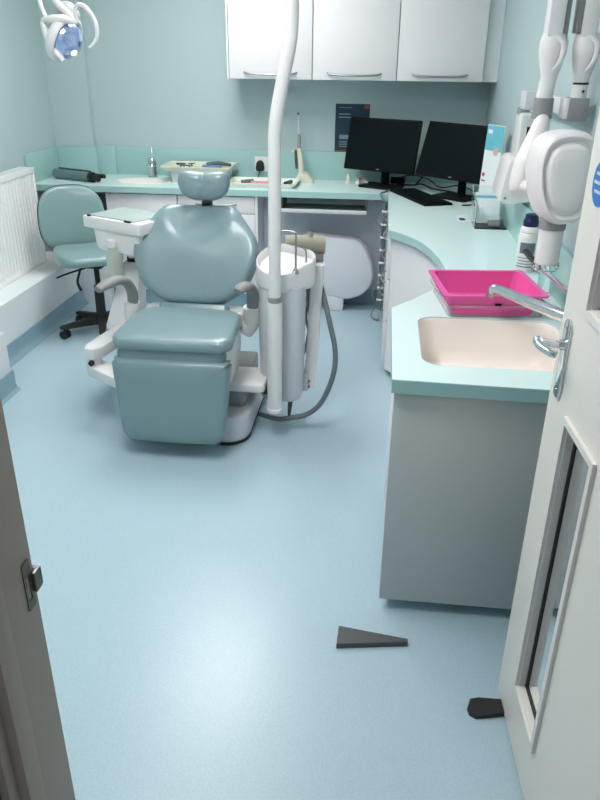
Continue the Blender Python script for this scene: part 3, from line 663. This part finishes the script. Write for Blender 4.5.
mb = MB(); mb.tube([(-1.74, 4.08, .415), (-1.82, 3.99, .40), (-1.865, 3.95, .385)], .006, 8, 4); mb.build('height_lever', 'rubber', st)
mb = MB(); mb.tube([(-1.75, 4.03, .415), (-1.765, 4.01, .35), (-1.745, 4.0, .30)], [.010, .011, .014], 10, 4, flat=.6); mb.build('tilt_lever', 'rubber', st)
mb = MB(); mb.lathe([(.02, .055), (.045, .06), (.048, .09), (.035, .125), (.02, .13)], (-1.685, 4.12, 0), 24); mb.build('hub', 'rubber', st)
for k in range(5):
    a = math.radians(219+72*k); d = V((math.cos(a), math.sin(a), 0)); o = V((-1.685, 4.12, 0)); s_ = V((-d.y, d.x, 0))
    mb = MB(); mb.loft([[o+d*r+s_*w*q+V((0, 0, z)) for q, z in ((-1, z0), (1, z0), (.7, z1), (-.7, z1))] for r, w, z0, z1 in ((.03, .026, .062, .115), (.15, .022, .062, .095), (.245, .018, .062, .082), (.262, .012, .064, .076))])
    sp = mb.build('spoke', 'rubber', st)
    c = o+d*.235; a2 = a+.6; e = V((math.cos(a2), math.sin(a2), 0))
    mb = MB()
    for q in (-1, 1):
        w0 = c+e*(.016*q); mb.tube([w0-e*.007, w0+e*.007], .0265, 20)
    for v in mb.bm.verts: v.co.z += .0265
    mb.tube([c+V((0, 0, .03)), c+V((0, 0, .065))], .007, 10); mb.build('caster', 'rubber', sp)

# ------------------------------------------------------------------ things on the back worktop
# grey-green case with black end fittings
pc = thing('tube_case', 'long grey-green tube case with black end fittings lying at far left', 'case', (-2.06, 4.87, ZT))
d0 = V((-2.23, 4.93, .833)); d1 = V((-1.93, 4.80, .833))
mb = MB(); mb.tube([d0, d1], .031, 24); mb.build('barrel', 'greygreen', pc)
mb = MB(); mb.tube([d0+V((.03, .0, .033)), d1+V((.0, .01, .033))], .006, 8, flat=1.2); mb.build('top_rail', 'darkmetal', pc)
dd = (d1-d0).normalized(); mb = MB(); mb.tube([d1-dd*.005, d1+dd*.025], .0325, 24); mb.build('end_cap', 'rubber', pc)
mb = MB(); mb.tube([d1+dd*.02+V((0, -.006, -.004)), d1+dd*.075+V((0, -.006, -.004))], .020, 20); mb.tube([d1+dd*.02+V((0, .02, .01)), d1+dd*.115+V((0, .02, .01))], .014, 20); mb.build('fitting', 'rubber', pc)
# tap at the oval basin
tp = thing('basin_tap', 'chrome mixer tap standing behind the oval basin', 'tap', (-1.585, 5.07, ZT))
MB().lathe([(.032, 0), (.032, .006), (.026, .012), (.024, .06), (.030, .085), (.032, .11), (.02, .13)], (-1.585, 5.07, ZT), 24).build('body', 'chrome', tp)
mb = MB(); mb.tube([(-1.585, 5.06, ZT+.085), (-1.575, 5.02, ZT+.11), (-1.565, 4.985, ZT+.105), (-1.56, 4.97, ZT+.085)], [.012, .011, .010, .010], 12, 5); mb.build('spout', 'chrome', tp)
mb = MB(); mb.tube([(-1.585, 5.07, ZT+.12), (-1.587, 5.075, ZT+.15), (-1.59, 5.09, ZT+.205)], [.010, .005, .004], 10, 4); mb.build('lever', 'chrome', tp)
mb = MB(); mb.tube([(-1.63, 5.07, ZT+.08), (-1.54, 5.07, ZT+.08)], .009, 10); mb.build('cross_valve', 'chrome', tp)
# cream instrument tray on its grey box
bx = thing('storage_box', 'grey-white plastic box under the cream instrument tray on back worktop', 'box', (-1.22, 4.98, ZT))
mb = MB(); mb.loft([[V((x, y, z)) for x, y in rrect(-1.22-w, -1.22+w, 4.99-h, 4.99+h, .015)] for w, h, z in ((.185, .10, ZT), (.195, .11, ZT+.072), (.200, .115, ZT+.072), (.200, .115, ZT+.0799))]); mb.build('body', 'palegrey', bx)
def tray(name, label, cat, cx, cy, z, w, h, ht, m, taper=.9, rz=0, rimw=.012, group=None):
    t = thing(name, label, cat, (cx, cy, z), rz, group, local=True)
    rings = [(w*taper, h*taper, 0), (w*.985, h*.98, ht-.006), (w, h, ht-.006), (w, h, ht), (w-rimw, h-rimw, ht), (w-rimw-.002, h-rimw-.002, ht-.003), (w*taper-.006, h*taper-.006, .004), (.01, .01, .004)]
    mb = MB(); rr = [[V((x, y, zz)) for x, y in rrect(-a, a, -b, b, min(.02, b*.9))] for a, b, zz in rings]
    mb.loft(rr); mb.build('tray_body', m, t); return t
tray('instrument_tray', 'cream tray of instruments resting on the grey storage box', 'tray', -1.23, 4.985, ZT+.08, .235, .150, .028, 'cream')
ZI = ZT+.08+.005
for k, (x, y, a, L) in enumerate(((-1.36, 4.98, 5, .055), (-1.33, 4.95, 2, .06), (-1.37, 5.03, -3, .07), (-1.30, 5.04, 4, .05), (-1.29, 4.94, 0, .05))):
    ca, sa = math.cos(math.radians(a)), math.sin(math.radians(a))
    mb = MB(); mb.tube([(x-L*.5*ca, y-L*.5*sa, ZI+.020), (x, y, ZI+.020), (x+L*.5*ca, y+L*.5*sa, ZI+.020)], [.004, .005, .003], 8); mb.box(x-.004, x+.004, y-.004, y+.004, ZI, ZI+.018)
    single(mb, 'dental_burr', 'darkmetal', 'small dark instrument standing in the left half of cream tray', 'instrument', (x, y, ZI), 'small dark instruments in the cream tray')
mb = MB(); mb.box(-1.205, -1.08, 4.93, 4.99, ZI, ZI+.022, .004)
single(mb, 'packet', 'bluecloth', 'bright blue packet at the front of the cream tray', 'packet', (-1.14, 4.96, ZI))
mb = MB(); mb.tube([(-1.20, 5.05, ZI+.016), (-1.12, 5.06, ZI+.022), (-1.03, 5.045, ZI+.016)], [.012, .016, .011], 12, 5, flat=.9)
single(mb, 'handpiece', 'darkmetal', 'dark handpiece lying at the back right of the cream tray', 'instrument', (-1.12, 5.05, ZI))
# second low tray
tray('instrument_tray', 'low white tray with pink card, right of the cream tray', 'tray', -.785, 4.89, ZT, .235, .135, .028, 'lowtray')
mb = MB(); mb.box(-.86, -.73, 4.83, 4.88, ZT+.0045, ZT+.026, .003); single(mb, 'card_packet', 'pinkpaper', 'pink card packet lying in the low white tray', 'packet', (-.79, 4.855, ZT+.0045))
mb = MB(); mb.tube([(-.93, 4.90, ZT+.017), (-.86, 4.95, ZT+.017)], [.010, .012], 12); single(mb, 'clip', 'label', 'dark clip at the left end of the low white tray', 'clip', (-.9, 4.92, ZT+.005))
mb = MB(); mb.tube([(-.625, 4.84, ZT+.020), (-.60, 4.93, ZT+.020)], [.015, .013], 14); single(mb, 'dropper', 'navy', 'dark blue dropper at the right end of the low white tray', 'dropper', (-.61, 4.88, ZT+.005))
# socket and plug
sk = thing('wall_socket', 'white double wall socket above the low tray', 'socket', (-.835, YB, .86))
MB().box(-.885, -.765, YB-.030, YB-.018, .845, .945, .003).build('face_plate', 'white', sk)
mb = MB(); mb.box(-.80, -.785, YB-.034, YB-.03, .915, .932, .001); mb.box(-.85, -.835, YB-.034, YB-.03, .915, .932, .001); mb.build('rocker_switch', 'white', sk)
pg = thing('mains_plug', 'black plug and flex in the white wall socket', 'plug', (-.845, 5.15, .85))
mb = MB(); mb.pad([(.024, -.03), (.026, .012), (.012, .035), (-.012, .035), (-.026, .012), (-.024, -.03)], .035, frame((-.845, YB-.030, .885), (1, 0, 0), (0, 0, 1), (0, -1, 0)), 40, None, .1); mb.build('plug_body', 'rubber', pg)
mb = MB(); mb.tube([(-.845, 5.14, .858), (-.85, 5.12, .83), (-.86, 5.10, .808), (-.95, 5.12, .805)], .004, 8, 5); mb.build('flex', 'rubber', pg)
# curing light in its stand
cl = thing('curing_light', 'slim curing light leaning upright in a cream stand', 'curing light', (-.52, 5.05, ZT))
mb = MB(); mb.loft([[V((x, y, z)) for x, y in rrect(-.515-a, -.515+b, 5.05-.04, 5.05+.04, .015)] for a, b, z in ((.075, .055, ZT), (.072, .055, ZT+.02), (.05, .02, ZT+.055), (.03, -.005, ZT+.07))]); mb.build('stand', 'cream', cl)
mb = MB(); mb.tube([(-.545, 5.05, ZT+.05), (-.548, 5.05, ZT+.10), (-.555, 5.05, ZT+.16), (-.565, 5.05, ZT+.22)], [.018, .022, .021, .013], 14, 5); mb.build('grip', 'cream', cl)
mb = MB(); mb.tube([(-.575, 5.032, ZT+.09), (-.58, 5.03, ZT+.15), (-.585, 5.035, ZT+.21)], [.008, .010, .008], 10, 4); mb.build('trigger', 'darkmetal', cl)
mb = MB(); mb.tube([(-.563, 5.05, ZT+.21), (-.562, 5.05, ZT+.29), (-.565, 5.05, ZT+.31)], [.012, .010, .006], 12, 4); mb.build('neck', 'greyplastic', cl)
mb = MB(); mb.tube([(-.565, 5.05, ZT+.31), (-.567, 5.045, ZT+.37), (-.568, 5.035, ZT+.42), (-.567, 5.02, ZT+.435)], [.007, .0045, .004, .004], 12, 4); mb.build('light_guide', 'palegrey', cl)
MB().ellipsoid((-.567, 5.018, ZT+.437), (.008, .008, .008)).build('guide_tip', 'darkmetal', cl)
MB().ellipsoid((-.60, 5.03, ZT+.20), (.010, .008, .012)).build('lens_shield', 'cream', cl)
# tiny moulds on the worktop
mb = MB(); mb.lathe([(.020, 0), (.022, .01), (.012, .02), (.014, .05), (.004, .065)], (-.225, 5.04, ZT), 16); single(mb, 'plaster_model', 'cream', 'small cream pointed model on worktop, left of the white pieces', 'model', (-.225, 5.04, ZT))
tm = thing('tooth_model', 'little white and pink jaw model beside the left monitor base', 'model', (-.135, 5.04, ZT))
mb = MB(); mb.tube([(-.165, 5.01, ZT+.014), (-.16, 5.05, ZT+.014), (-.135, 5.07, ZT+.014), (-.11, 5.05, ZT+.014), (-.105, 5.01, ZT+.014)], .014, 10, 5); mb.build('jaw', 'paper', tm)
mb = MB(); mb.tube([(-.160, 5.015, ZT+.03), (-.155, 5.048, ZT+.032), (-.135, 5.062, ZT+.035), (-.115, 5.048, ZT+.032), (-.11, 5.015, ZT+.03)], .009, 10, 5); mb.build('gum', 'skinprint', tm)
# poster
ps = thing('poster', 'dark blue poster with an orange strip on the back wall behind the left monitor', 'poster', (-.22, YB-.004, .985))
MB().box(-.335, -.107, YB-.004, YB-.0005, .986, 1.292).build('sheet', 'poster', ps)
mb = MB(); mb.box(-.335, -.107, YB-.0048, YB-.004, .986, .996); mb.box(-.143, -.112, YB-.0048, YB-.004, 1.262, 1.288); mb.build('orange_print', 'orange', ps)
mb = MB(); mb.box(-.310, -.235, YB-.0048, YB-.004, 1.224, 1.231); mb.box(-.310, -.215, YB-.0048, YB-.004, 1.204, 1.211); mb.box(-.305, -.22, YB-.0048, YB-.004, 1.07, 1.096)
for k in range(4): mb.box(-.305, -.25, YB-.0048, YB-.004, 1.02+k*.011, 1.024+k*.011)
mb.box(-.310, -.225, YB-.0048, YB-.004, 1.267, 1.270)
mb.build('text_print', 'printgrey', ps)

# ------------------------------------------------------------------ monitors
def monitor(loc, rz, label, tilt, W, H, zc):
    t = thing('computer_monitor', label, 'monitor', loc, rz, 'black monitors on the corner desk', local=True)
    T = Matrix.Translation((0, 0, zc-loc[2])) @ Matrix.Rotation(-tilt, 4, 'X')
    MB().box(-W/2, W/2, -.012, .014, -H/2, H/2, .004, mtx=T).build('housing', 'black', t)
    MB().box(-W/2+.016, W/2-.016, -.0135, -.012, -H/2+.024, H/2-.014, mtx=T).build('screen', 'screen', t)
    mb = MB(); mb.box(-W*.32, W*.32, .014, .04, -H*.34, H*.34, .01, mtx=T); mb.build('rear_cover', 'black', t)
    MB().box(-.01, .01, -.0132, -.012, -H/2+.009, -H/2+.015, mtx=T).build('badge', 'steel', t)
    MB().tube([(0, .07, .012), (0, .065, zc-loc[2])], [.030, .026], 16, flat=.5, up=(0, 1, 0)).build('neck', 'black', t)
    MB().prism(rrect(-.13, .13, -.08, .12, .03), 0, .012, .004).build('stand_base', 'black', t)
    return t
monitor((-.012, 4.93, ZT), math.radians(-27), 'black monitor on the left, in front of the dark blue poster', math.radians(13), .505, .325, 1.062)
monitor((.445, 4.60, ZT), math.radians(-42), 'black monitor on the right, nearer the leaflet card', math.radians(19), .54, .325, 1.068)
kb = thing('keyboard', 'black keyboard lying flat in front of the right monitor', 'keyboard', (.235, 4.575, ZT), math.radians(-68.0), local=True)
MB().box(-.265, .265, -.09, .09, 0, .014, .004).build('case', 'black', kb)
mb = MB()
for i in range(20):
    for j in range(5): mb.box(-.25+i*.025, -.229+i*.025, -.07+j*.028, -.046+j*.028, .014, .018)
mb.build('keys', 'screen', kb)
mb = MB(); mb.pad([(.03, 0), (.022, .045), (0, .055), (-.022, .045), (-.03, 0), (-.022, -.045), (0, -.055), (.022, -.045)], .02, frame((.11, 4.76, ZT), (1, 0, 0), (0, 1, 0), (0, 0, 1)), 32, None, .5)
single(mb, 'computer_mouse', 'black', 'black mouse between the keyboard and the left monitor', 'mouse', (.11, 4.76, ZT))
cc = thing('desk_cable', 'tangle of black cables with a yellow plug behind the monitors', 'cables', (.4, 4.8, ZT))
mb = MB(); mb.tube([(.10, 5.05, ZT+.006), (.20, 5.0, ZT+.01), (.26, 4.92, ZT+.03), (.33, 4.86, ZT+.012), (.45, 4.78, ZT+.007), (.52, 4.62, ZT+.007), (.50, 4.52, ZT+.007)], .005, 8, 6)
mb.tube([(.05, 5.12, ZT+.006), (.18, 5.08, ZT+.06), (.30, 5.02, ZT+.05), (.38, 4.9, ZT+.015), (.5, 4.9, ZT+.03), (.6, 4.8, ZT+.007)], .004, 8, 6)
mb.tube([(.25, 5.1, ZT+.12), (.28, 5.05, ZT+.2), (.27, 5.0, ZT+.08), (.22, 4.98, ZT+.012)], .005, 8, 6)
mb.tube([(.47, 4.34, ZT+.006), (.52, 4.36, ZT+.006), (.565, 4.42, ZT+.01)], .004, 8, 5)
mb.build('leads', 'rubber', cc)
mb = MB(); mb.tube([(.555, 4.40, ZT+.014), (.585, 4.46, ZT+.022)], [.011, .014], 12); mb.build('yellow_plug', 'yellow', cc)
mb = MB(); mb.box(.06, .155, 5.10, 5.17, ZT, ZT+.035, .006); single(mb, 'adaptor_box', 'black', 'small black adaptor box behind the left monitor', 'adaptor', (.1, 5.13, ZT))

# ------------------------------------------------------------------ leaflets, dispenser on the right wall
lf = thing('leaflet_card', 'tall white and teal display card standing by the right wall', 'display card', (.58, 4.13, ZT))
LF = frame((.535, 4.20, ZT), (.45, -.89, 0), (.04, .02, 1), V((-.89, -.45, .05)))
mb = MB(); mb.box(0, .15, 0, .46, 0, .004, mtx=LF); mb.build('card', 'paper', lf)
MB().box(.0, .15, .33, .456, .004, .0048, mtx=LF).build('teal_print', 'tealprint', lf)
MB().box(.012, .052, .415, .435, .0048, .0054, mtx=LF).build('logo_print', 'paper', lf)
MB().lathe([(.022, 0), (.022, .0006)], (0, 0, 0), 20, LF @ Matrix.Translation((.105, .33, .0048))).build('face_print', 'skinprint', lf)
mb = MB(); mb.box(.010, .035, .195, .212, .004, .0048, mtx=LF); mb.box(.010, .045, .168, .176, .004, .0048, mtx=LF); mb.build('red_print', 'redprint', lf)
ah = thing('leaflet_holder', 'clear acrylic leaflet holder tilted against the right wall', 'leaflet holder', (.54, 3.85, ZT))
mb = MB()
sd = [(3.73, ZT), (3.90, ZT), (4.02, ZT+.17), (4.012, ZT+.17), (3.895, ZT+.006), (3.738, ZT+.006), (3.80, ZT+.10), (3.793, ZT+.10)]
mb.prism(sd, .482, .636, mtx=YZ)
mb.build('holder_shell', 'acrylic', ah)
mb = MB(); mb.prism([(3.73, ZT+.001), (3.90, ZT+.001), (4.02, ZT+.17), (3.80, ZT+.10)], .478, .4815, mtx=YZ); mb.build('side_wall', 'acrylic', ah)
for k, (yy, nm, h) in enumerate(((3.835, 'paper', .185), (3.855, 'tealprint', .20), (3.872, 'paper', .22))):
    LFk = frame((.49, yy, ZT+.007), (1, 0, 0), (0, .50, .85), (0, -.85, .50))
    mb = MB(); mb.box(0, .12, 0, h*.72, 0, .006, mtx=LFk)
    single(mb, 'leaflet', nm, ('front white leaflet stack in the clear holder', 'teal leaflet stack in the middle of the clear holder', 'rear white leaflet stack in the clear holder, tallest')[k], 'leaflet', (.55, yy, ZT+.007), 'leaflets in the acrylic holder')
mb = MB(); mb.box(.545, .60, 3.742, 3.775, ZT+.007, ZT+.04, .004); single(mb, 'card_box', 'armgrey', 'small dark box inside the clear leaflet holder', 'box', (.57, 3.76, ZT+.007))
pk = thing('purple_leaflet', 'pale leaflet with purple print lying behind the clear holder', 'leaflet', (.45, 4.0, ZT))
mb = MB(); mb.box(.415, .475, 3.90, 4.06, ZT, ZT+.003); mb.build('sheet', 'paper', pk)
mb = MB(); mb.box(.42, .45, 3.92, 3.98, ZT+.003, ZT+.0036); mb.build('print', 'navy', pk)
ds = thing('towel_dispenser', 'white wall dispenser with a rounded bottom on the right wall', 'dispenser', (.6, 3.5, .96))
dsec = [(XR-.001, 1.005), (.57, .992), (.540, .994), (.528, 1.003), (.524, 1.03), (.545, 1.165), (.556, 1.178), (.575, 1.182), (XR-.001, 1.182)]
MB().prism(dsec, 3.35, 3.62, .006, 2, mtx=XZ).build('body', 'pinkwhite', ds)
MB().box(.57, .64, 3.343, 3.351, 1.03, 1.15, .002).build('front_plate', 'white', ds)
MB().cyl((.545, 3.343, 1.02), (.545, 3.352, 1.02), .006, .006, 12).build('lock', 'greyplastic', ds)
cbx = thing('control_box', 'narrow white control box with a small switch above the wall dispenser', 'control box', (.61, 3.5, 1.215))
MB().box(.580, XR-.001, 3.42, 3.56, 1.184, 1.365, .012, 3).build('body', 'white', cbx)
MB().box(.612, .630, 3.416, 3.421, 1.27, 1.31, .001).build('switch', 'black', cbx)
MB().tube([(.60, 3.49, 1.36), (.60, 3.49, 1.385)], [.03, .026], 16).build('cap', 'greyplastic', cbx)

# ------------------------------------------------------------------ x-ray arm on the right wall
xa = thing('xray_unit', 'white wall-mounted dental x-ray head on a folded twin arm, by right wall', 'x-ray unit', (.6, 2.9, 1.42))
MB().box(.555, XR-.001, 3.22, 3.34, 1.390, 1.460, .004).build('wall_bracket', 'palegrey', xa)
MB().box(.592, .630, 2.62, 3.24, 1.405, 1.46, .006).build('wall_arm', 'palegrey', xa)
# gray elbow collar (left) and box (right)
MB().lathe([(.031, 1.405), (.0315, 1.41), (.0305, 1.462), (.030, 1.466)], (.499, 2.56, 0), 32).build('collar', 'greyplastic', xa)
MB().box(.574, .634, 2.53, 2.60, 1.40, 1.468, .003).build('elbow_box', 'greyplastic', xa)
MB().box(.562, .579, 2.54, 2.62, 1.405, 1.466, .003).build('elbow_side', 'white', xa)
mb = MB(); mb.tube([(.605, 2.57, 1.465), (.606, 2.57, 1.508)], .024, 24); mb.build('swivel', 'white', xa)
MB().tube([(.606, 2.57, 1.506), (.606, 2.57, 1.512)], .0245, 24).build('swivel_seam', 'rubber', xa)
MB().cyl((.612, 2.543, 1.487), (.612, 2.549, 1.487), .004, .004, 10).build('set_screw', 'rubber', xa)
def knuckle(cx, cy, name):
    mb = MB(); P = [(0.0245, 1.508), (.026, 1.53), (.034, 1.56), (.042, 1.595), (.043, 1.625), (.036, 1.648), (.020, 1.656)]
    rings = [[V((cx+r*math.cos(2*PI*k/28), cy+r*.8*math.sin(2*PI*k/28), z)) for k in range(28)] for r, z in P]
    mb.loft(rings); return mb.build(name, 'pinkwhite', xa)
knuckle(.504, 2.56, 'knuckle'); knuckle(.606, 2.57, 'knuckle')
for cx, cy in ((.504, 2.56), (.606, 2.57)):
    mb = MB(); mb.tube([(cx, cy-.03, 1.64), (cx+.022, cy-.035, 1.62), (cx+.020, cy-.036, 1.575), (cx, cy-.03, 1.545)], [.004, .008, .008, .003], 10, 6, flat=.6, up=(0, 1, 0)); mb.build('knuckle_ridge', 'pinkwhite', xa)
mb = MB(); mb.tube([(.499, 2.56, 1.465), (.502, 2.56, 1.515)], [.026, .025], 24); mb.build('neck', 'white', xa)
MB().box(.474, .522, 2.53, 2.60, 1.64, 2.30, .006).build('spring_arm', 'pinkwhite', xa)
MB().box(.522, .538, 2.54, 2.59, 1.63, 2.30, .003).build('arm_slot', 'greyplastic', xa)
MB().box(.578, .624, 2.54, 2.61, 1.64, 2.30, .006).build('spring_arm', 'pinkwhite', xa)
MB().box(.560, .578, 2.55, 2.60, 1.65, 2.30, .003).build('arm_slot', 'armgrey', xa)
MB().box(.45, .65, 2.52, 2.62, 2.295, 2.36, .01).build('arm_hinge', 'pinkwhite', xa)
mb = MB(); mb.tube([(.535, 2.58, 1.66), (.537, 2.58, 1.60), (.534, 2.58, 1.545)], .003, 8, 4); mb.build('cable', 'rubber', xa)
# curved fork carrying the head
mb = MB(); mb.tube([(.499, 2.56, 1.41), (.496, 2.545, 1.38), (.480, 2.52, 1.33), (.456, 2.50, 1.27), (.442, 2.48, 1.21), (.440, 2.47, 1.185)], [.030, .040, .050, .052, .044, .030], 20, 6, flat=.70, up=(1, 0, 0)); mb.build('fork', 'pinkwhite', xa)
mb = MB(); mb.tube([(.45, 2.46, 1.21), (.49, 2.40, 1.21)], .022, 18); mb.build('fork_axle', 'pinkwhite', xa)
# head: rounded oval body, recessed face
hc = V((.535, 2.34, 1.255)); hx = V((.97, .10, 0)).normalized(); hyv = V((-.06, .05, 1)).normalized(); hz = hx.cross(hyv).normalized()
hx = hyv.cross(hz)
HM = frame(hc-hz*.07, hx, hyv, hz)
hov = [(0, -.135), (.045, -.125), (.072, -.085), (.085, -.03), (.088, .04), (.082, .09), (.060, .122), (.025, .134), (-.025, .134), (-.060, .120), (-.082, .085), (-.090, .03), (-.082, -.04), (-.062, -.095), (-.035, -.126)]
mb = MB(); mb.pad(hov, .15, HM, 96, lambda x, y, s_: {.83: -.008, .78: -.014, .73: -.013, .69: -.004}.get(s_, 0), .06, extra=True); mb.build('tube_head', 'pinkwhite', xa)
MB().box(.525, .565, 2.29, 2.31, 1.385, 1.39, .002).build('top_pad', 'greyplastic', xa)
cdn = V((-.005, .0, -1)).normalized(); c0 = V((.536, 2.34, 1.135))
MB().cyl(c0, c0+cdn*.035, .041, .0405, 32).build('cone_band', 'greyplastic', xa)
MB().cyl(c0+cdn*.03, c0+cdn*.145, .037, .037, 32).build('cone', 'pinkwhite', xa)
mb = MB(); mb.lathe([(.040, 0), (.041, -.004), (.041, -.020), (.038, -.022), (.034, -.020), (.034, 0)], tuple(c0+cdn*.142), 32); mb.build('cone_ring', 'acrylic', xa)

# ------------------------------------------------------------------ bottle, tray, tap at the near basin
pb = thing('soap_bottle', 'white round bottle with a navy blue cap behind the pink tray', 'bottle', (.602, 2.97, ZT))
MB().lathe([(.038, 0), (.041, .004), (.041, .135), (.0385, .150), (.036, .153), (.0385, .157), (.037, .170), (.030, .178), (.026, .182)], (.598, 2.97, ZT)).build('body', 'pinkwhite', pb)
mb = MB(); mb.lathe([(.028, .176), (.031, .180), (.031, .200), (.027, .206), (.026, .212), (.024, .224), (.012, .228)], (.598, 2.97, ZT)); mb.build('cap', 'navy', pb)
mb = MB()
for r_, z0, z1, a0, a1 in ((.0414, .075, .118, 215, 300), (.0414, .02, .024, 200, 320), (.0414, .032, .035, 205, 310), (.0414, .044, .047, 210, 300), (.0414, .056, .059, 205, 320)):
    rr = []
    for k in range(13):
        a = math.radians(a0+(a1-a0)*k/12); rr.append([V((.598+r_*math.cos(a), 2.97+r_*math.sin(a), ZT+z0)), V((.598+(r_+.0004)*math.cos(a), 2.97+(r_+.0004)*math.sin(a), ZT+z0)), V((.598+(r_+.0004)*math.cos(a), 2.97+(r_+.0004)*math.sin(a), ZT+z1)), V((.598+r_*math.cos(a), 2.97+r_*math.sin(a), ZT+z1))])
    mb.loft(rr)
mb.build('label_print', 'label', pb)
pd = thing('small_bottle', 'slim clear bottle behind the long tap lever, beside the pink tray', 'bottle', (.612, 2.66, ZT))
MB().lathe([(.020, 0), (.022, .003), (.022, .085), (.012, .10), (.010, .105)], (.612, 2.66, ZT), 24).build('body', 'acrylic', pd)
MB().lathe([(.012, .104), (.013, .106), (.012, .128), (.006, .13)], (.612, 2.66, ZT), 20).build('cap', 'greygreen', pd)
# clear tray, pink tray in it
TA = math.radians(7)
def bigtray(name, label, cx, cy, z, w, h, ht, m, tp_, rimw, wall=.003):
    t = thing(name, label, 'tray', (cx, cy, z), TA, local=True)
    q = [(w*tp_, h*tp_, 0, .02), (w*.90, h*.90, ht-.010, .02), (w, h, ht-.006, .012), (w, h, ht, .012), (w-rimw, h-rimw, ht, .018), (w*.89-.001, h*.89-.001, ht-.014, .02), (w*tp_-wall, h*tp_-wall, wall, .02), (.01, .01, wall, .005)]
    mb = MB(); mb.loft([[V((x, y, zz)) for x, y in rrect(-a, a, -b, b, r)] for a, b, zz, r in q]); mb.build('tray_body', m, t); return t
bigtray('clear_tray', 'clear plastic tray under the pink tray beside the near basin', .385, 2.50, ZT, .172, .165, .042, 'cleartray', .93, .008)
pt = bigtray('pink_tray', 'bright magenta plastic tray resting in a clear tray beside the near basin', .375, 2.475, ZT+.0035, .172, .160, .078, 'pink', .80, .018)
MB().box(.0, .022, -.1445, -.1425, .04, .047, .0005).build('maker_mark', 'black', pt)
nt_ = thing('basin_mixer', 'chrome mixer tap with long spout over the near cream basin', 'tap', (.61, 2.04, ZT))
MB().lathe([(.030, 0), (.030, .006), (.024, .012), (.023, .07), (.026, .09), (.024, .13), (.012, .14)], (.612, 2.03, ZT)).build('body', 'chrome', nt_)
mb = MB(); mb.tube([(.610, 2.03, ZT+.095), (.57, 2.06, ZT+.100), (.48, 2.165, ZT+.106), (.41, 2.255, ZT+.112), (.380, 2.29, ZT+.113), (.370, 2.30, ZT+.103)], [.018, .020, .017, .016, .016, .014], 16, 6, flat=1.0); mb.build('spout', 'chrome', nt_)
mb = MB(); mb.tube([(.370, 2.30, ZT+.108), (.369, 2.303, ZT+.086)], .013, 16); mb.build('spray_nozzle', 'steel', nt_)
mb = MB(); mb.tube([(.612, 2.03, ZT+.13), (.603, 2.06, ZT+.150), (.578, 2.18, ZT+.148), (.547, 2.45, ZT+.145)], [.011, .008, .0065, .009], 12, 6); mb.build('elbow_lever', 'chrome', nt_)
mb = MB(); mb.tube([(.550, 2.42, ZT+.145), (.538, 2.53, ZT+.147), (.525, 2.63, ZT+.158)], [.008, .012, .014], 12, 5, flat=.6); mb.build('lever_grip', 'rubber', nt_)

# ------------------------------------------------------------------ ceiling lights
def clight(x, y, label, w=.6, l=1.2, s_=None):
    t = thing('ceiling_light', label, 'ceiling light', (x, y, HC))
    mb = MB(); mb.prism([(x-w/2, y-l/2), (x+w/2, y-l/2), (x+w/2, y+l/2), (x-w/2, y+l/2)], HC-.03, HC, holes=[[(x-w/2+.02, y-l/2+.02), (x+w/2-.02, y-l/2+.02), (x+w/2-.02, y+l/2-.02), (x-w/2+.02, y+l/2-.02)]]); mb.build('frame', 'white', t)
    MB().box(x-w/2+.022, x+w/2-.022, y-l/2+.022, y+l/2-.022, HC-.02, HC-.012).build('diffuser', 'diffuser', t)
clight(-.95, 3.75, 'ceiling light panel above the dental chair')
clight(-.75, 1.75, 'ceiling light panel above the entrance end')

# ------------------------------------------------------------------ world, camera, view
w = bpy.data.worlds.new('world'); scene.world = w; w.use_nodes = True
w.node_tree.nodes['Background'].inputs[0].default_value = (.85, .88, .9, 1)
w.node_tree.nodes['Background'].inputs[1].default_value = .16

Rm = [[.99397, .05724, -.09535], [.1106, -.4272, .8974], [.0106, -.9024, -.4308]]   # world = Rm @ (right, down, forward)
def colv(i): return V((Rm[0][i], Rm[1][i], Rm[2][i]))
fwd = colv(2).normalized(); right = colv(0); right = (right-fwd*right.dot(fwd)).normalized(); up = right.cross(fwd)
cam = bpy.data.cameras.new('camera'); co = bpy.data.objects.new('camera', cam); C.objects.link(co)
mm = frame((0, 0, 1.58), right, up, -fwd); co.matrix_world = mm
cam.sensor_fit = 'VERTICAL'; cam.sensor_height = 24; cam.lens = 722/800*24; cam.clip_start = .02
scene.camera = co
vs = scene.view_settings; vs.view_transform = 'Standard'; vs.look = 'None'; vs.gamma = 1; vs.use_curve_mapping = False; vs.exposure = 1.03
for o in scene.objects:
    if '_o' in o: del o['_o']
